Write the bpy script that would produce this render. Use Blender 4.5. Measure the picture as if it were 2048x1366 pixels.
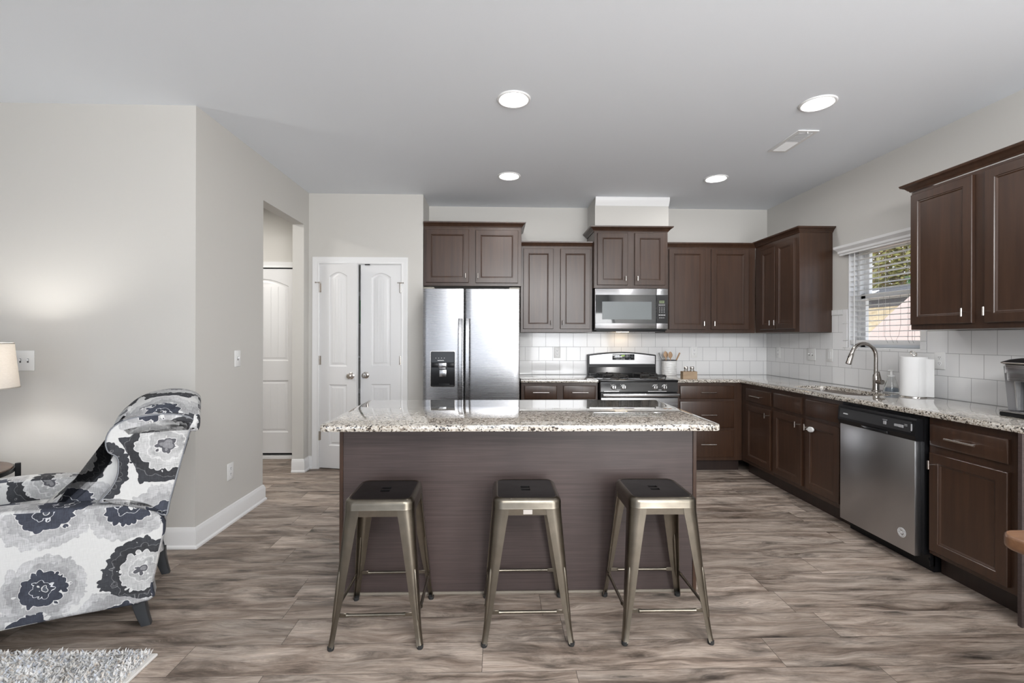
import bpy, bmesh, math, random
from mathutils import Matrix, Vector
random.seed(7)
for o in list(bpy.data.objects): bpy.data.objects.remove(o)
S = bpy.context.scene
COL = S.collection
PI = math.pi

# ------------------------------------------------------------------ camera
cam_d = bpy.data.cameras.new('camera'); cam = bpy.data.objects.new('camera', cam_d); COL.objects.link(cam)
cam_d.sensor_width = 36; cam_d.lens = 925.8 * 36 / 2048
cam_d.shift_x = 9.49 / 2048; cam_d.shift_y = -6.82 / 2048
cam_d.clip_start = 0.05
cam.matrix_world = (Matrix.Translation((0, 0, 1.3137)) @ Matrix.Rotation(-0.0261, 4, 'Z')
                    @ Matrix.Rotation(PI / 2, 4, 'X') @ Matrix.Rotation(0.0028, 4, 'Z'))
S.camera = cam
# ------------------------------------------------------------------ view, world, daylight
vs = S.view_settings
S.display_settings.display_device = 'sRGB'
vs.view_transform = 'Standard'; vs.look = 'None'; vs.gamma = 1; vs.use_curve_mapping = False
vs.exposure = 0.07
w = bpy.data.worlds.new('world'); S.world = w; w.use_nodes = True
bg = w.node_tree.nodes['Background']
bg.inputs[0].default_value = (0.80, 0.88, 1.0, 1); bg.inputs[1].default_value = 2.2
def light(name, kind, loc, rot, energy, color=(1, 1, 1), **k):
    d = bpy.data.lights.new(name, kind); d.energy = energy; d.color = color
    for a, b in k.items(): setattr(d, a, b)
    o = bpy.data.objects.new(name, d); o.location = loc; o.rotation_euler = rot; COL.objects.link(o); return o
light('sun', 'SUN', (0, 0, 10), (math.radians(20), math.radians(-42), 0), 1.8, (1, .93, .82), angle=0.02)
# daylight coming through the living-room windows behind the camera
REAR = -3.0
REAR_WINDOWS = [(-3.9, -2.55), (-1.75, 0.35), (1.1, 2.5)]
for i, (a, b) in enumerate(REAR_WINDOWS):
    light('window_daylight', 'AREA', ((a + b) / 2, REAR - 0.16, 1.25), (PI / 2, 0, 0), 2.5 * (b - a), (1, .995, .985),
          shape='RECTANGLE', size=b - a, size_y=2.1)

# added fill lights, all unseen: two behind the camera, one in the hall
light('added_fill_low', 'AREA', (1.95, -1.9, 1.15), (math.radians(180 - 48), 0, math.radians(4)), 118, (.985, .99, 1), shape='RECTANGLE', size=2.0, size_y=2.2)
light('added_fill_high', 'AREA', (.9, -1.2, 2.42), (math.radians(86), 0, math.radians(-14)), 95, (1, .995, .985), shape='RECTANGLE', size=2.6, size_y=.5)
light('added_hall_fill', 'AREA', (-2.9, 4.1, 2.70), (0, 0, 0), 22, (1, .96, .9), shape='DISK', size=.35)

# ------------------------------------------------------------------ node helper
class G:
    def __init__(s, name):
        s.m = bpy.data.materials.new(name); s.m.use_nodes = True
        s.nt = s.m.node_tree; s.b = s.nt.nodes['Principled BSDF']
        s.out = s.nt.nodes['Material Output']
    def put(s, sock, v):
        if isinstance(v, bpy.types.NodeSocket): s.nt.links.new(v, sock)
        else:
            if isinstance(v, (tuple, list)) and len(v) == 3 and len(sock.default_value) == 4: v = (*v, 1)
            sock.default_value = v
    def n(s, t, ins=None, **p):
        x = s.nt.nodes.new(t)
        for k, v in p.items(): setattr(x, k, v)
        for k, v in (ins or {}).items(): s.put(x.inputs[k], v)
        return x
    def math(s, op, a, b=0.0, c=0.0, clamp=False):
        x = s.n('ShaderNodeMath', {0: a, 1: b, 2: c}, operation=op); x.use_clamp = clamp; return x.outputs[0]
    def coord(s, which='Object'): return s.n('ShaderNodeTexCoord').outputs[which]
    def mapping(s, v, scale=(1, 1, 1), loc=(0, 0, 0)):
        return s.n('ShaderNodeMapping', {'Vector': v, 'Scale': scale, 'Location': loc}).outputs[0]
    def noise(s, v, scale, detail=3, rough=.5, dist=0.0):
        return s.n('ShaderNodeTexNoise', {'Vector': v, 'Scale': scale, 'Detail': detail, 'Roughness': rough, 'Distortion': dist}).outputs[0]
    def ramp(s, f, stops, interp='LINEAR'):
        x = s.n('ShaderNodeValToRGB', {0: f}); r = x.color_ramp; r.interpolation = interp
        while len(r.elements) > 1: r.elements.remove(r.elements[-1])
        for i, (p, c) in enumerate(stops):
            e = r.elements[0] if i == 0 else r.elements.new(p)
            e.position = p; e.color = (c, c, c, 1) if isinstance(c, (int, float)) else (*c, 1)
        return x.outputs[0]
    def mix(s, f, a, b, mode='MIX'):
        x = s.n('ShaderNodeMix', data_type='RGBA', blend_type=mode)
        s.put(x.inputs[0], f); s.put(x.inputs[6], a); s.put(x.inputs[7], b); return x.outputs[2]
    def bump(s, h, strength=.2, dist=.01):
        s.put(s.b.inputs['Normal'], s.n('ShaderNodeBump', {'Height': h, 'Strength': strength, 'Distance': dist}).outputs[0])
    def set(s, **k):
        names = dict(color='Base Color', rough='Roughness', metal='Metallic', spec='Specular IOR Level', coat='Coat Weight',
                     coatr='Coat Roughness', emit='Emission Color', es='Emission Strength', trans='Transmission Weight', ior='IOR',
                     alpha='Alpha', aniso='Anisotropic', sheen='Sheen Weight', sss='Subsurface Weight')
        for a, v in k.items(): s.put(s.b.inputs[names[a]], v)
        return s
def plain(name, color, rough=.5, metal=0, **k): return G(name).set(color=color, rough=rough, metal=metal, **k).m

# ------------------------------------------------------------------ materials
def m_wall(name, col):
    g = G(name); c = g.coord()
    g.set(color=col, rough=.75, spec=.25); g.bump(g.noise(c, 220, 2), .08, .002); return g.m
WALL = m_wall('wall_paint', (.595, .58, .55))
CEIL = m_wall('ceiling_paint', (.83, .865, .91))
WHITE = plain('white_trim', (.80, .80, .80), .35)
DOORW = plain('white_door', (.76, .76, .765), .38)
def m_floor():
    g = G('plank_floor'); c = g.coord(); sx = g.n('ShaderNodeSeparateXYZ', {0: c})
    X, Y = sx.outputs[0], sx.outputs[1]
    PW, PL = .182, 1.22
    yy = g.math('DIVIDE', g.math('ADD', Y, -.002), PW); row = g.math('FLOOR', yy); fy = g.math('FRACT', yy)
    off = g.n('ShaderNodeTexWhiteNoise', {'W': row}, noise_dimensions='1D').outputs[0]
    xx = g.math('ADD', g.math('DIVIDE', X, PL), g.math('MULTIPLY', off, 7.3)); colm = g.math('FLOOR', xx); fx = g.math('FRACT', xx)
    cell = g.n('ShaderNodeCombineXYZ', {0: row, 1: colm, 2: 0.0}).outputs[0]
    wn = g.n('ShaderNodeTexWhiteNoise', {'Vector': cell}, noise_dimensions='3D')
    r1 = wn.outputs[0]
    vec = g.n('ShaderNodeCombineXYZ', {0: g.math('ADD', X, g.math('MULTIPLY', r1, 37.0)), 1: g.math('ADD', Y, g.math('MULTIPLY', r1, 11.0)), 2: r1}).outputs[0]
    warp = g.noise(g.mapping(vec, (1.6, 6, 1)), 1.5, 2)
    vw = g.n('ShaderNodeVectorMath', {0: vec, 1: g.n('ShaderNodeCombineXYZ', {0: 0.0, 1: g.math('MULTIPLY', warp, .11), 2: 0.0}).outputs[0]}, operation='ADD').outputs[0]
    big = g.noise(g.mapping(vw, (1.1, 9, 1)), 1.6, 8, .68, .6)
    streak = g.noise(g.mapping(vw, (2.4, 46, 1)), 1.8, 8, .72, .5)
    fine = g.noise(g.mapping(vw, (7, 260, 1)), 1.5, 4, .7)
    base = g.ramp(big, [(.28, (.085, .061, .048)), (.41, (.25, .193, .155)), (.53, (.40, .327, .273)), (.72, (.54, .463, .40))])
    dark = g.ramp(streak, [(.30, .34), (.43, .86), (.6, 1.06)])
    fin = g.ramp(fine, [(.3, .66), (.52, 1.0), (.7, 1.20)])
    tone = g.math('ADD', .88, g.math('MULTIPLY', r1, .34))
    col = g.mix(1.0, base, dark, 'MULTIPLY'); col = g.mix(1.0, col, fin, 'MULTIPLY')
    tn = g.n('ShaderNodeCombineXYZ', {0: tone, 1: tone, 2: tone}).outputs[0]
    col = g.mix(1.0, col, tn, 'MULTIPLY')
    kw = g.n('ShaderNodeVectorMath', {0: vw, 1: g.n('ShaderNodeVectorMath', {0: g.n('ShaderNodeTexNoise', {'Vector': g.mapping(vec, (9, 30, 1)), 'Scale': 1.0, 'Detail': 4.0}).outputs[1], 1: (.10, .035, 0)}, operation='MULTIPLY').outputs[0]}, operation='ADD').outputs[0]
    kv = g.n('ShaderNodeTexVoronoi', {'Vector': g.mapping(kw, (1.9, 6.2, 1)), 'Scale': 1.0, 'Randomness': 1.0}, voronoi_dimensions='2D')
    kr = g.n('ShaderNodeSeparateColor', {0: kv.outputs['Color']}).outputs[0]
    kd = g.math('ADD', kv.outputs[0], g.math('MULTIPLY', g.math('LESS_THAN', kr, .35), 1.0))
    col = g.mix(1.0, col, g.ramp(kd, [(.03, .30), (.07, .62), (.085, .50), (.11, .80), (.125, .72), (.20, 1.0)]), 'MULTIPLY')
    patch = g.noise(g.mapping(vw, (1.5, 7, 1)), 1.3, 6, .7, .8)
    col = g.mix(1.0, col, g.ramp(patch, [(.36, .50), (.47, .90), (.6, 1.12)]), 'MULTIPLY')
    ey = g.math('MINIMUM', fy, g.math('SUBTRACT', 1.0, fy)); ex = g.math('MINIMUM', fx, g.math('SUBTRACT', 1.0, fx))
    gap = g.math('MINIMUM', g.math('MULTIPLY', ey, PW), g.math('MULTIPLY', ex, PL))
    col = g.mix(g.math('LESS_THAN', gap, .0010), col, (.07, .055, .046))
    g.set(color=col, rough=g.ramp(fine, [(.3, .42), (.7, .52)]), spec=.35)
    g.bump(g.math('ADD', g.math('MULTIPLY', streak, .4), g.math('MINIMUM', g.math('MULTIPLY', gap, 300.0), 1.0)), .12, .003)
    return g.m
FLOOR = m_floor()
def m_wood(name, base, dark, rough, grain=(38, 38, 2.2), coat=.25, coatr=.18, spec=.5):
    g = G(name); c = g.coord()
    a = g.noise(g.mapping(c, grain), 1.0, 4, .6, .3); b = g.noise(g.mapping(c, (3, 3, 1.2)), 1.0, 3)
    col = g.mix(g.ramp(a, [(.3, 0.0), (.7, 1.0)]), dark, base)
    col = g.mix(1.0, col, g.ramp(b, [(.3, .82), (.7, 1.16)]), 'MULTIPLY')
    g.set(color=col, rough=rough, coat=coat, coatr=coatr, spec=spec); g.bump(a, .05, .001); return g.m
ESP = m_wood('espresso_wood', (.056, .0265, .0145), (.036, .0165, .009), .36, coat=.22, coatr=.22)
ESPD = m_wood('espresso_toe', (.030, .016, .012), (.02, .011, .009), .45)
ISL = m_wood('island_veneer', (.078, .056, .052), (.046, .032, .030), .42, (3, 40, 190), coat=.12, coatr=.35)
WALNUT = m_wood('walnut_top', (.10, .055, .035), (.05, .028, .02), .35, (3, 40, 40))
TABLEW = m_wood('table_wood', (.26, .135, .07), (.15, .07, .036), .3, (3, 30, 30), coat=.4)
def m_granite():
    g = G('granite'); c = g.coord()
    d = g.n('ShaderNodeVectorMath', {0: c, 1: g.n('ShaderNodeVectorMath', {0: g.n('ShaderNodeTexNoise', {'Vector': c, 'Scale': 60.0}).outputs[1], 1: (.012, .012, .012)}, operation='MULTIPLY').outputs[0]}, operation='ADD').outputs[0]
    v = g.n('ShaderNodeTexVoronoi', {'Vector': d, 'Scale': 150.0, 'Randomness': 1.0})
    r = g.n('ShaderNodeSeparateColor', {0: v.outputs['Color']}).outputs[0]
    cl = g.noise(c, 26, 3, .6)
    t = g.math('ADD', g.math('MULTIPLY', r, .62), g.math('MULTIPLY', cl, .5))
    col = g.ramp(t, [(.0, (.018, .015, .014)), (.33, (.03, .024, .02)), (.36, (.20, .165, .135)), (.43, (.32, .275, .22)), (.50, (.46, .42, .36)), (.8, (.60, .565, .51)), (1, (.70, .68, .64))])
    g.set(color=col, rough=.05, spec=.5, ior=1.75, coat=1.0, coatr=.02); return g.m
GRAN = m_granite()
def m_tile(name, ax, x0):
    g = G(name); c = g.coord(); s = g.n('ShaderNodeSeparateXYZ', {0: c})
    v = g.n('ShaderNodeCombineXYZ', {0: g.math('SUBTRACT', s.outputs[ax], x0), 1: g.math('SUBTRACT', s.outputs[2], .9135), 2: 0.0}).outputs[0]
    b = g.n('ShaderNodeTexBrick', {'Vector': v, 'Color1': (.80, .80, .80), 'Color2': (.78, .78, .78), 'Mortar': (.36, .36, .36), 'Scale': 1.0,
        'Mortar Size': .0016, 'Mortar Smooth': .1, 'Brick Width': .1525, 'Row Height': .1525}, offset=.5, offset_frequency=2)
    g.set(color=b.outputs[0], rough=g.ramp(b.outputs[1], [(0, .07), (1, .6)]), spec=.5)
    h = g.math('ADD', g.math('MULTIPLY', b.outputs[1], -1.0), g.math('MULTIPLY', g.noise(c, 14, 1), .5))
    g.bump(h, .10, .004); return g.m
TILEB = m_tile('tile_back', 0, .331); TILER = m_tile('tile_right', 1, 4.779)
TILEP = plain('tile_plain', (.79, .79, .79), .08)
def m_steel(name, col, rough, ax=(2, 2, 300), metal=1.0, amt=.03):
    g = G(name); n = g.noise(g.mapping(g.coord(), ax), 1.0, 3)
    g.set(color=col, metal=metal, rough=g.ramp(n, [(.3, rough - .03), (.7, rough + .03)])); g.bump(n, amt, .001); return g.m
STEEL = m_steel('brushed_steel', (.54, .54, .55), .25)
STEELF = m_steel('fridge_steel', (.41, .41, .42), .27)
STEELD = m_steel('dishwasher_steel', (.47, .47, .48), .33, (2, 2, 300))
CHROME = plain('satin_nickel', (.66, .62, .58), .22, 1)
NICK = plain('faucet_nickel', (.42, .39, .36), .22, 1)
BLK = plain('black_plastic', (.008, .008, .009), .34, spec=.3)
BLKM = plain('black_enamel', (.014, .014, .015), .14)
IRON = plain('cast_iron', (.022, .021, .021), .5)
DARKG = plain('dark_glass', (.02, .023, .026), .05, coat=1.0, coatr=.02)
RUB = plain('rubber', (.02, .02, .02), .7)
PLATE = plain('plate_plastic', (.78, .78, .77), .35)
SLOT = plain('slot_dark', (.10, .10, .10), .6)
def m_gun(name, c1, c2, rough):
    g = G(name); c = g.coord(); a = g.noise(c, 9, 4, .6)
    g.set(color=g.mix(g.ramp(a, [(.35, 0.0), (.65, 1.0)]), c1, c2), metal=1.0, rough=g.ramp(g.noise(c, 12, 2), [(.3, rough - .02), (.7, rough + .04)])); return g.m
GUN = m_gun('antique_steel', (.225, .20, .162), (.175, .157, .127), .30)
GUND = m_gun('dark_seat_steel', (.085, .08, .078), (.065, .062, .062), .36)
def emit(name, col, s): return G(name).set(color=(0, 0, 0), emit=col, es=s).m
LED = emit('downlight_glow', (1, .985, .97), 90)
GREEN = emit('display_green', (.55, .9, .12), 1.4)
LCD = emit('lcd_green', (.42, .52, .28), .45)
PRINT = plain('white_print', (.75, .75, .75), .5)
GREYP = plain('grey_print', (.35, .35, .36), .5)
TOWEL = G('paper_towel').set(color=(.76, .76, .76), rough=.95); TOWEL.bump(TOWEL.noise(TOWEL.coord(), 160, 2), .25, .002); TOWEL = TOWEL.m
CERA = plain('white_ceramic', (.80, .80, .79), .2)
SPOON = m_wood('spoon_wood', (.50, .33, .20), (.38, .24, .14), .6, (20, 20, 4), coat=0)
RACKW = m_wood('rack_wood', (.42, .31, .20), (.28, .19, .12), .6, (4, 40, 40), coat=0)
GLASS = G('clear_glass').set(color=(.97, .98, .98), rough=.02, trans=1.0, ior=1.45).m
def m_pane():
    g = G('window_glass'); t = g.n('ShaderNodeBsdfTransparent'); gl = g.n('ShaderNodeBsdfGlossy', {'Roughness': .02})
    mx = g.n('ShaderNodeMixShader', {0: .06, 1: t.outputs[0], 2: gl.outputs[0]}); g.nt.links.new(mx.outputs[0], g.out.inputs[0]); return g.m
PANE = m_pane()
LIQ = plain('soap_liquid', (.35, .42, .52), .1, trans=.5)
def m_slat():
    g = G('blind_slat'); d = g.n('ShaderNodeBsdfDiffuse', {'Color': (.84, .84, .84, 1)}); t = g.n('ShaderNodeBsdfTranslucent', {'Color': (.8, .8, .8, 1)})
    mx = g.n('ShaderNodeMixShader', {0: .22, 1: d.outputs[0], 2: t.outputs[0]}); g.nt.links.new(mx.outputs[0], g.out.inputs[0]); return g.m
SLAT = m_slat()
def m_shade():
    g = G('linen_shade'); c = g.coord(); n = g.noise(g.mapping(c, (60, 60, 400)), 1.0, 2)
    col = g.mix(n, (.70, .655, .60), (.86, .825, .775))
    d = g.n('ShaderNodeBsdfDiffuse', {'Color': col}); t = g.n('ShaderNodeBsdfTranslucent', {'Color': col})
    mx = g.n('ShaderNodeMixShader', {0: .22, 1: d.outputs[0], 2: t.outputs[0]}); g.nt.links.new(mx.outputs[0], g.out.inputs[0]); return g.m
SHADE = m_shade()
def m_fabric():
    g = G('floral_fabric'); uv = g.coord('UV')
    wob = g.n('ShaderNodeTexNoise', {'Vector': uv, 'Scale': 14.0, 'Detail': 3.0}).outputs[1]
    wv = g.n('ShaderNodeVectorMath', {0: g.n('ShaderNodeVectorMath', {0: wob, 1: (.5, .5, .5)}, operation='SUBTRACT').outputs[0], 1: (.05, .05, 0)}, operation='MULTIPLY').outputs[0]
    p = g.n('ShaderNodeVectorMath', {0: uv, 1: wv}, operation='ADD').outputs[0]
    sc = 3.7
    v = g.n('ShaderNodeTexVoronoi', {'Vector': p, 'Scale': sc, 'Randomness': .45}, voronoi_dimensions='2D')
    cc = g.n('ShaderNodeSeparateColor', {0: v.outputs['Color']}); r1, r2 = cc.outputs[0], cc.outputs[1]
    pet = g.n('ShaderNodeTexVoronoi', {'Vector': uv, 'Scale': 38.0, 'Randomness': .9}, voronoi_dimensions='2D').outputs[0]
    d = g.math('ADD', v.outputs[0], g.math('MULTIPLY', pet, .10))
    d = g.math('DIVIDE', d, g.math('ADD', .88, g.math('MULTIPLY', r2, .36)))
    ringA = g.ramp(d, [(0, (.22, .22, .23)), (.09, (.10, .10, .11)), (.13, (.78, .78, .77)), (.145, (.40, .40, .40)), (.23, (.50, .50, .50)), (.245, (.76, .76, .75)), (.26, (.48, .48, .48)), (.36, (.80, .80, .79)), (.378, (.045, .046, .05)), (.47, (.085, .086, .092)), (.482, (.30, .30, .30)), (.488, (.05, .052, .058)), (.60, (.82, .825, .82))], 'CONSTANT')
    ringB = g.ramp(d, [(0, (.10, .11, .13)), (.075, (.70, .71, .73)), (.09, (.05, .055, .07)), (.17, (.60, .61, .63)), (.18, (.055, .06, .078)), (.34, (.80, .80, .80)), (.358, (.36, .36, .365)), (.47, (.46, .46, .465)), (.60, (.82, .825, .82))], 'CONSTANT')
    col = g.mix(g.math('GREATER_THAN', r1, .52), ringA, ringB)
    thr = g.noise(g.mapping(uv, (420, 30, 1)), 1.0, 2); thr2 = g.noise(g.mapping(uv, (30, 420, 1)), 1.0, 2)
    slub = g.ramp(g.math('MULTIPLY', g.math('ADD', thr, thr2), .5), [(.32, .70), (.5, 1.0), (.68, 1.32)])
    wash = g.ramp(g.noise(p, 9, 4, .65), [(.3, .75), (.7, 1.25)])
    dk = g.mix(1.0, g.mix(1.0, col, slub, 'MULTIPLY'), wash, 'MULTIPLY')
    lum = g.math('LESS_THAN', g.n('ShaderNodeSeparateColor', {0: col}).outputs[0], .7)
    base = g.mix(1.0, (.62, .62, .61), g.ramp(g.math('MULTIPLY', g.math('ADD', thr, thr2), .5), [(.3, .92), (.7, 1.06)]), 'MULTIPLY')
    g.set(color=g.mix(lum, base, dk), rough=.9, spec=.15); g.bump(thr, .12, .001); return g.m
FAB = m_fabric()
PIPING = plain('piping_grey', (.22, .23, .25), .9)
LEGC = plain('charcoal_leg', (.035, .038, .042), .45)
def m_shag():
    g = G('shag'); c = g.coord(); n = g.noise(c, 5, 3); a = g.n('ShaderNodeAttribute', attribute_name='tuft').outputs['Fac']
    col = g.ramp(a, [(0, (.74, .72, .69)), (.45, (.85, .84, .82)), (.62, (.58, .62, .70)), (.80, (.80, .79, .77)), (.88, (.64, .54, .44)), (1, (.82, .80, .78))])
    g.set(color=g.mix(1.0, col, g.ramp(n, [(.35, .8), (.65, 1.1)]), 'MULTIPLY'), rough=.9); return g.m
SHAG = m_shag()
LEAF = plain('leaf_olive', (.20, .19, .05), .7); LEAFB = plain('leaf_brown', (.36, .22, .10), .8); LEAFG = plain('leaf_green', (.07, .16, .05), .7)
BARK = plain('bark', (.32, .24, .16), .9)
def m_grass():
    g = G('dry_grass'); c = g.coord(); g.set(color=g.ramp(g.noise(c, 3, 5, .7), [(.3, (.30, .22, .12)), (.7, (.52, .41, .26))]), rough=.95); return g.m
GRASS = m_grass()
PINK = plain('pink_concrete', (.62, .50, .46), .9)
ROOF = plain('dark_shingle', (.07, .07, .075), .9)

# ------------------------------------------------------------------ mesh helper
class MB:
    def __init__(s): s.v = []; s.f = []
    def add(s, vs, fs, M=None):
        o = len(s.v)
        for p in vs: s.v.append(tuple(M @ Vector(p)) if M else tuple(p))
        for f in fs: s.f.append([i + o for i in f])
        return s
    def box(s, x0, x1, y0, y1, z0, z1, bev=0, seg=2, M=None):
        if x0 > x1: x0, x1 = x1, x0
        if y0 > y1: y0, y1 = y1, y0
        vs = [(x, y, z) for z in (z0, z1) for y in (y0, y1) for x in (x0, x1)]
        fs = [(0, 2, 3, 1), (4, 5, 7, 6), (0, 1, 5, 4), (2, 6, 7, 3), (0, 4, 6, 2), (1, 3, 7, 5)]
        if not bev: return s.add(vs, fs, M)
        bm = bmesh.new(); bv = [bm.verts.new(p) for p in vs]
        for f in fs: bm.faces.new([bv[i] for i in f])
        bmesh.ops.bevel(bm, geom=bm.edges[:], offset=bev, segments=seg, affect='EDGES', profile=.5)
        bm.verts.index_update(); s.add([v.co[:] for v in bm.verts], [[v.index for v in f.verts] for f in bm.faces], M); bm.free(); return s
    def loft(s, rings, cap=True, closed=True, M=None):
        n = len(rings[0]); vs = [p for r in rings for p in r]; fs = []
        for i in range(len(rings) - 1):
            for j in range(n if closed else n - 1):
                k = (j + 1) % n; fs.append((i * n + j, i * n + k, (i + 1) * n + k, (i + 1) * n + j))
        if cap and closed: fs.append(list(range(n))[::-1]); fs.append([(len(rings) - 1) * n + j for j in range(n)])
        return s.add(vs, fs, M)
    def tube(s, pts, r, seg=10, cap=True, M=None):
        pts = [Vector(p) for p in pts]; rings = []; up = None
        for i, p in enumerate(pts):
            t = (pts[min(i + 1, len(pts) - 1)] - pts[max(i - 1, 0)]).normalized()
            if up is None: up = Vector((0, 0, 1)) if abs(t.z) < .9 else Vector((1, 0, 0))
            a = t.cross(up).normalized(); b = a.cross(t).normalized(); up = b
            rr = r[i] if isinstance(r, (list, tuple)) else r
            rings.append([tuple(p + a * math.cos(2 * PI * k / seg) * rr + b * math.sin(2 * PI * k / seg) * rr) for k in range(seg)])
        return s.loft(rings, cap, True, M)
    def lathe(s, prof, seg=24, c=(0, 0, 0), cap=True, M=None):
        return s.loft([[(c[0] + r * math.cos(2 * PI * k / seg), c[1] + r * math.sin(2 * PI * k / seg), c[2] + z) for k in range(seg)] for r, z in prof], cap, True, M)
    def prism(s, poly, a, b, axis='x', M=None):   # poly in the two other axes
        def P(q, t):
            if axis == 'x': return (t, q[0], q[1])
            if axis == 'y': return (q[0], t, q[1])
            return (q[0], q[1], t)
        return s.loft([[P(q, a) for q in poly], [P(q, b) for q in poly]], True, True, M)
    def holes(s, outer, holes, z0, z1, M=None, walls=True, bottom=True):   # plate in XY with holes, thickness z0..z1
        bm = bmesh.new()
        def loop(p):
            v = [bm.verts.new((q[0], q[1], 0)) for q in p]
            for i in range(len(v)): bm.edges.new((v[i], v[(i + 1) % len(v)]))
        loop(outer); [loop(h) for h in holes]
        bmesh.ops.triangle_fill(bm, use_beauty=True, edges=bm.edges[:], normal=(0, 0, 1))
        bm.verts.index_update(); vv = [v.co for v in bm.verts]; ff = [[v.index for v in f.verts] for f in bm.faces]
        s.add([(c.x, c.y, z1) for c in vv], ff, M)
        if bottom: s.add([(c.x, c.y, z0) for c in vv], [f[::-1] for f in ff], M)
        bm.free()
        if walls:
            for L in [outer] + holes: s.loft([[(q[0], q[1], z0) for q in L], [(q[0], q[1], z1) for q in L]], False, True, M)
        return s
    def sweep(s, path, prof, M=None):     # path: 2D open polyline, left of travel = outward; prof: (out, z)
        P = [Vector(p) for p in path]; N = []
        for i in range(len(P) - 1):
            d = (P[i + 1] - P[i]).normalized(); N.append(Vector((d.y, -d.x)))
        rings = []
        for i, p in enumerate(P):
            if i == 0: m = N[0]
            elif i == len(P) - 1: m = N[-1]
            else:
                m = (N[i - 1] + N[i]).normalized(); m = m / max(.3, m.dot(N[i]))
            rings.append([(p.x + m.x * o, p.y + m.y * o, z) for o, z in prof])
        return s.loft(rings, True, True, M)
    def build(s, name, mat, parent=None, smooth=30, uv=0):
        me = bpy.data.meshes.new(name); me.from_pydata(s.v, [], s.f)
        bm = bmesh.new(); bm.from_mesh(me); bmesh.ops.remove_doubles(bm, verts=bm.verts[:], dist=1e-6)
        bmesh.ops.recalc_face_normals(bm, faces=bm.faces[:])
        if uv:
            L = bm.loops.layers.uv.new('UVMap')
            for f in bm.faces:
                n = f.normal; a = max(range(3), key=lambda i: abs(n[i]))
                for l in f.loops:
                    c = l.vert.co
                    q = (c.y, c.z) if a == 0 else ((c.x + .37, c.z + .11) if a == 1 else (c.y + .05, c.x + .53))
                    l[L].uv = (q[0] + uv, q[1] + uv * .7)
        bm.to_mesh(me); bm.free()
        me.materials.append(mat)
        if smooth:
            me.polygons.foreach_set('use_smooth', [True] * len(me.polygons)); me.set_sharp_from_angle(angle=math.radians(smooth))
        o = bpy.data.objects.new(name, me); COL.objects.link(o)
        if parent: o.parent = parent
        return o
def thing(name, label, cat, loc=(0, 0, 0), rz=0, group=None):
    o = bpy.data.objects.new(name, None); o.empty_display_size = .05; COL.objects.link(o)
    o.location = loc; o.rotation_euler = (0, 0, rz); return tag(o, label, cat, group)
def tag(o, label, cat, group=None):
    o['label'] = label; o['category'] = cat
    if group: o['group'] = group
    return o
def struct(o, label=None):
    o['kind'] = 'structure'
    if label: o['label'] = label
    return o
def dup(root, loc, rz, label, group=None):
    r = root.copy(); COL.objects.link(r); r.location = loc; r.rotation_euler = (0, 0, rz); r['label'] = label
    if group: r['group'] = group
    for ch in list(root.children):
        c = ch.copy(); COL.objects.link(c); c.parent = r
        for g in ch.children:
            d = g.copy(); COL.objects.link(d); d.parent = c
    return r
def rrect(x0, x1, y0, y1, r, n=6):
    P = []
    for cx, cy, a in ((x1 - r, y1 - r, 0), (x0 + r, y1 - r, PI / 2), (x0 + r, y0 + r, PI), (x1 - r, y0 + r, 1.5 * PI)):
        for k in range(n + 1): P.append((cx + r * math.cos(a + k * PI / 2 / n), cy + r * math.sin(a + k * PI / 2 / n)))
    return P
def text_mesh(s, size, depth=.0005):
    cu = bpy.data.curves.new('t', 'FONT'); cu.body = s; cu.size = size; cu.extrude = depth; cu.align_x = 'CENTER'; cu.align_y = 'CENTER'; cu.resolution_u = 2
    o = bpy.data.objects.new('t', cu); COL.objects.link(o); dg = bpy.context.evaluated_depsgraph_get()
    me = o.evaluated_get(dg).to_mesh(); vs = [v.co[:] for v in me.vertices]; fs = [list(p.vertices) for p in me.polygons]
    bpy.data.objects.remove(o); bpy.data.curves.remove(cu); return vs, fs
FACE = Matrix.Rotation(PI / 2, 4, 'X')      # text in XY -> stands up facing -Y

# ------------------------------------------------------------------ room constants
H = 2.76; XL = -1.87; XR = 3.043; YA = 2.939; YP = 4.692; XC = -.7295; YB = 5.11; XW = -4.7
# ------------------------------------------------------------------ shell
struct(MB().box(XW, XR + .15, REAR - .1, 5.9, -.1, 0).build('floor', FLOOR, smooth=0))
struct(MB().box(XW - .1, XR + .15, REAR - .1, 5.9, H, H + .1).build('ceiling', CEIL, smooth=0))
struct(MB().box(XL - .11, XL, YA, 3.78, 0, H).box(XL - .11, XL, 3.78, 4.573, 2.419, H).box(XL - .11, XL, 4.573, YP + .1, 0, H).build('wall_left', WALL, smooth=0))
struct(MB().box(XW, XL - .11, YA, YA + .11, 0, H).build('wall_living', WALL, smooth=0))
struct(MB().box(XW - .1, XW, REAR - .1, 5.9, 0, H).build('wall_far_left', WALL, smooth=0))
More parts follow.
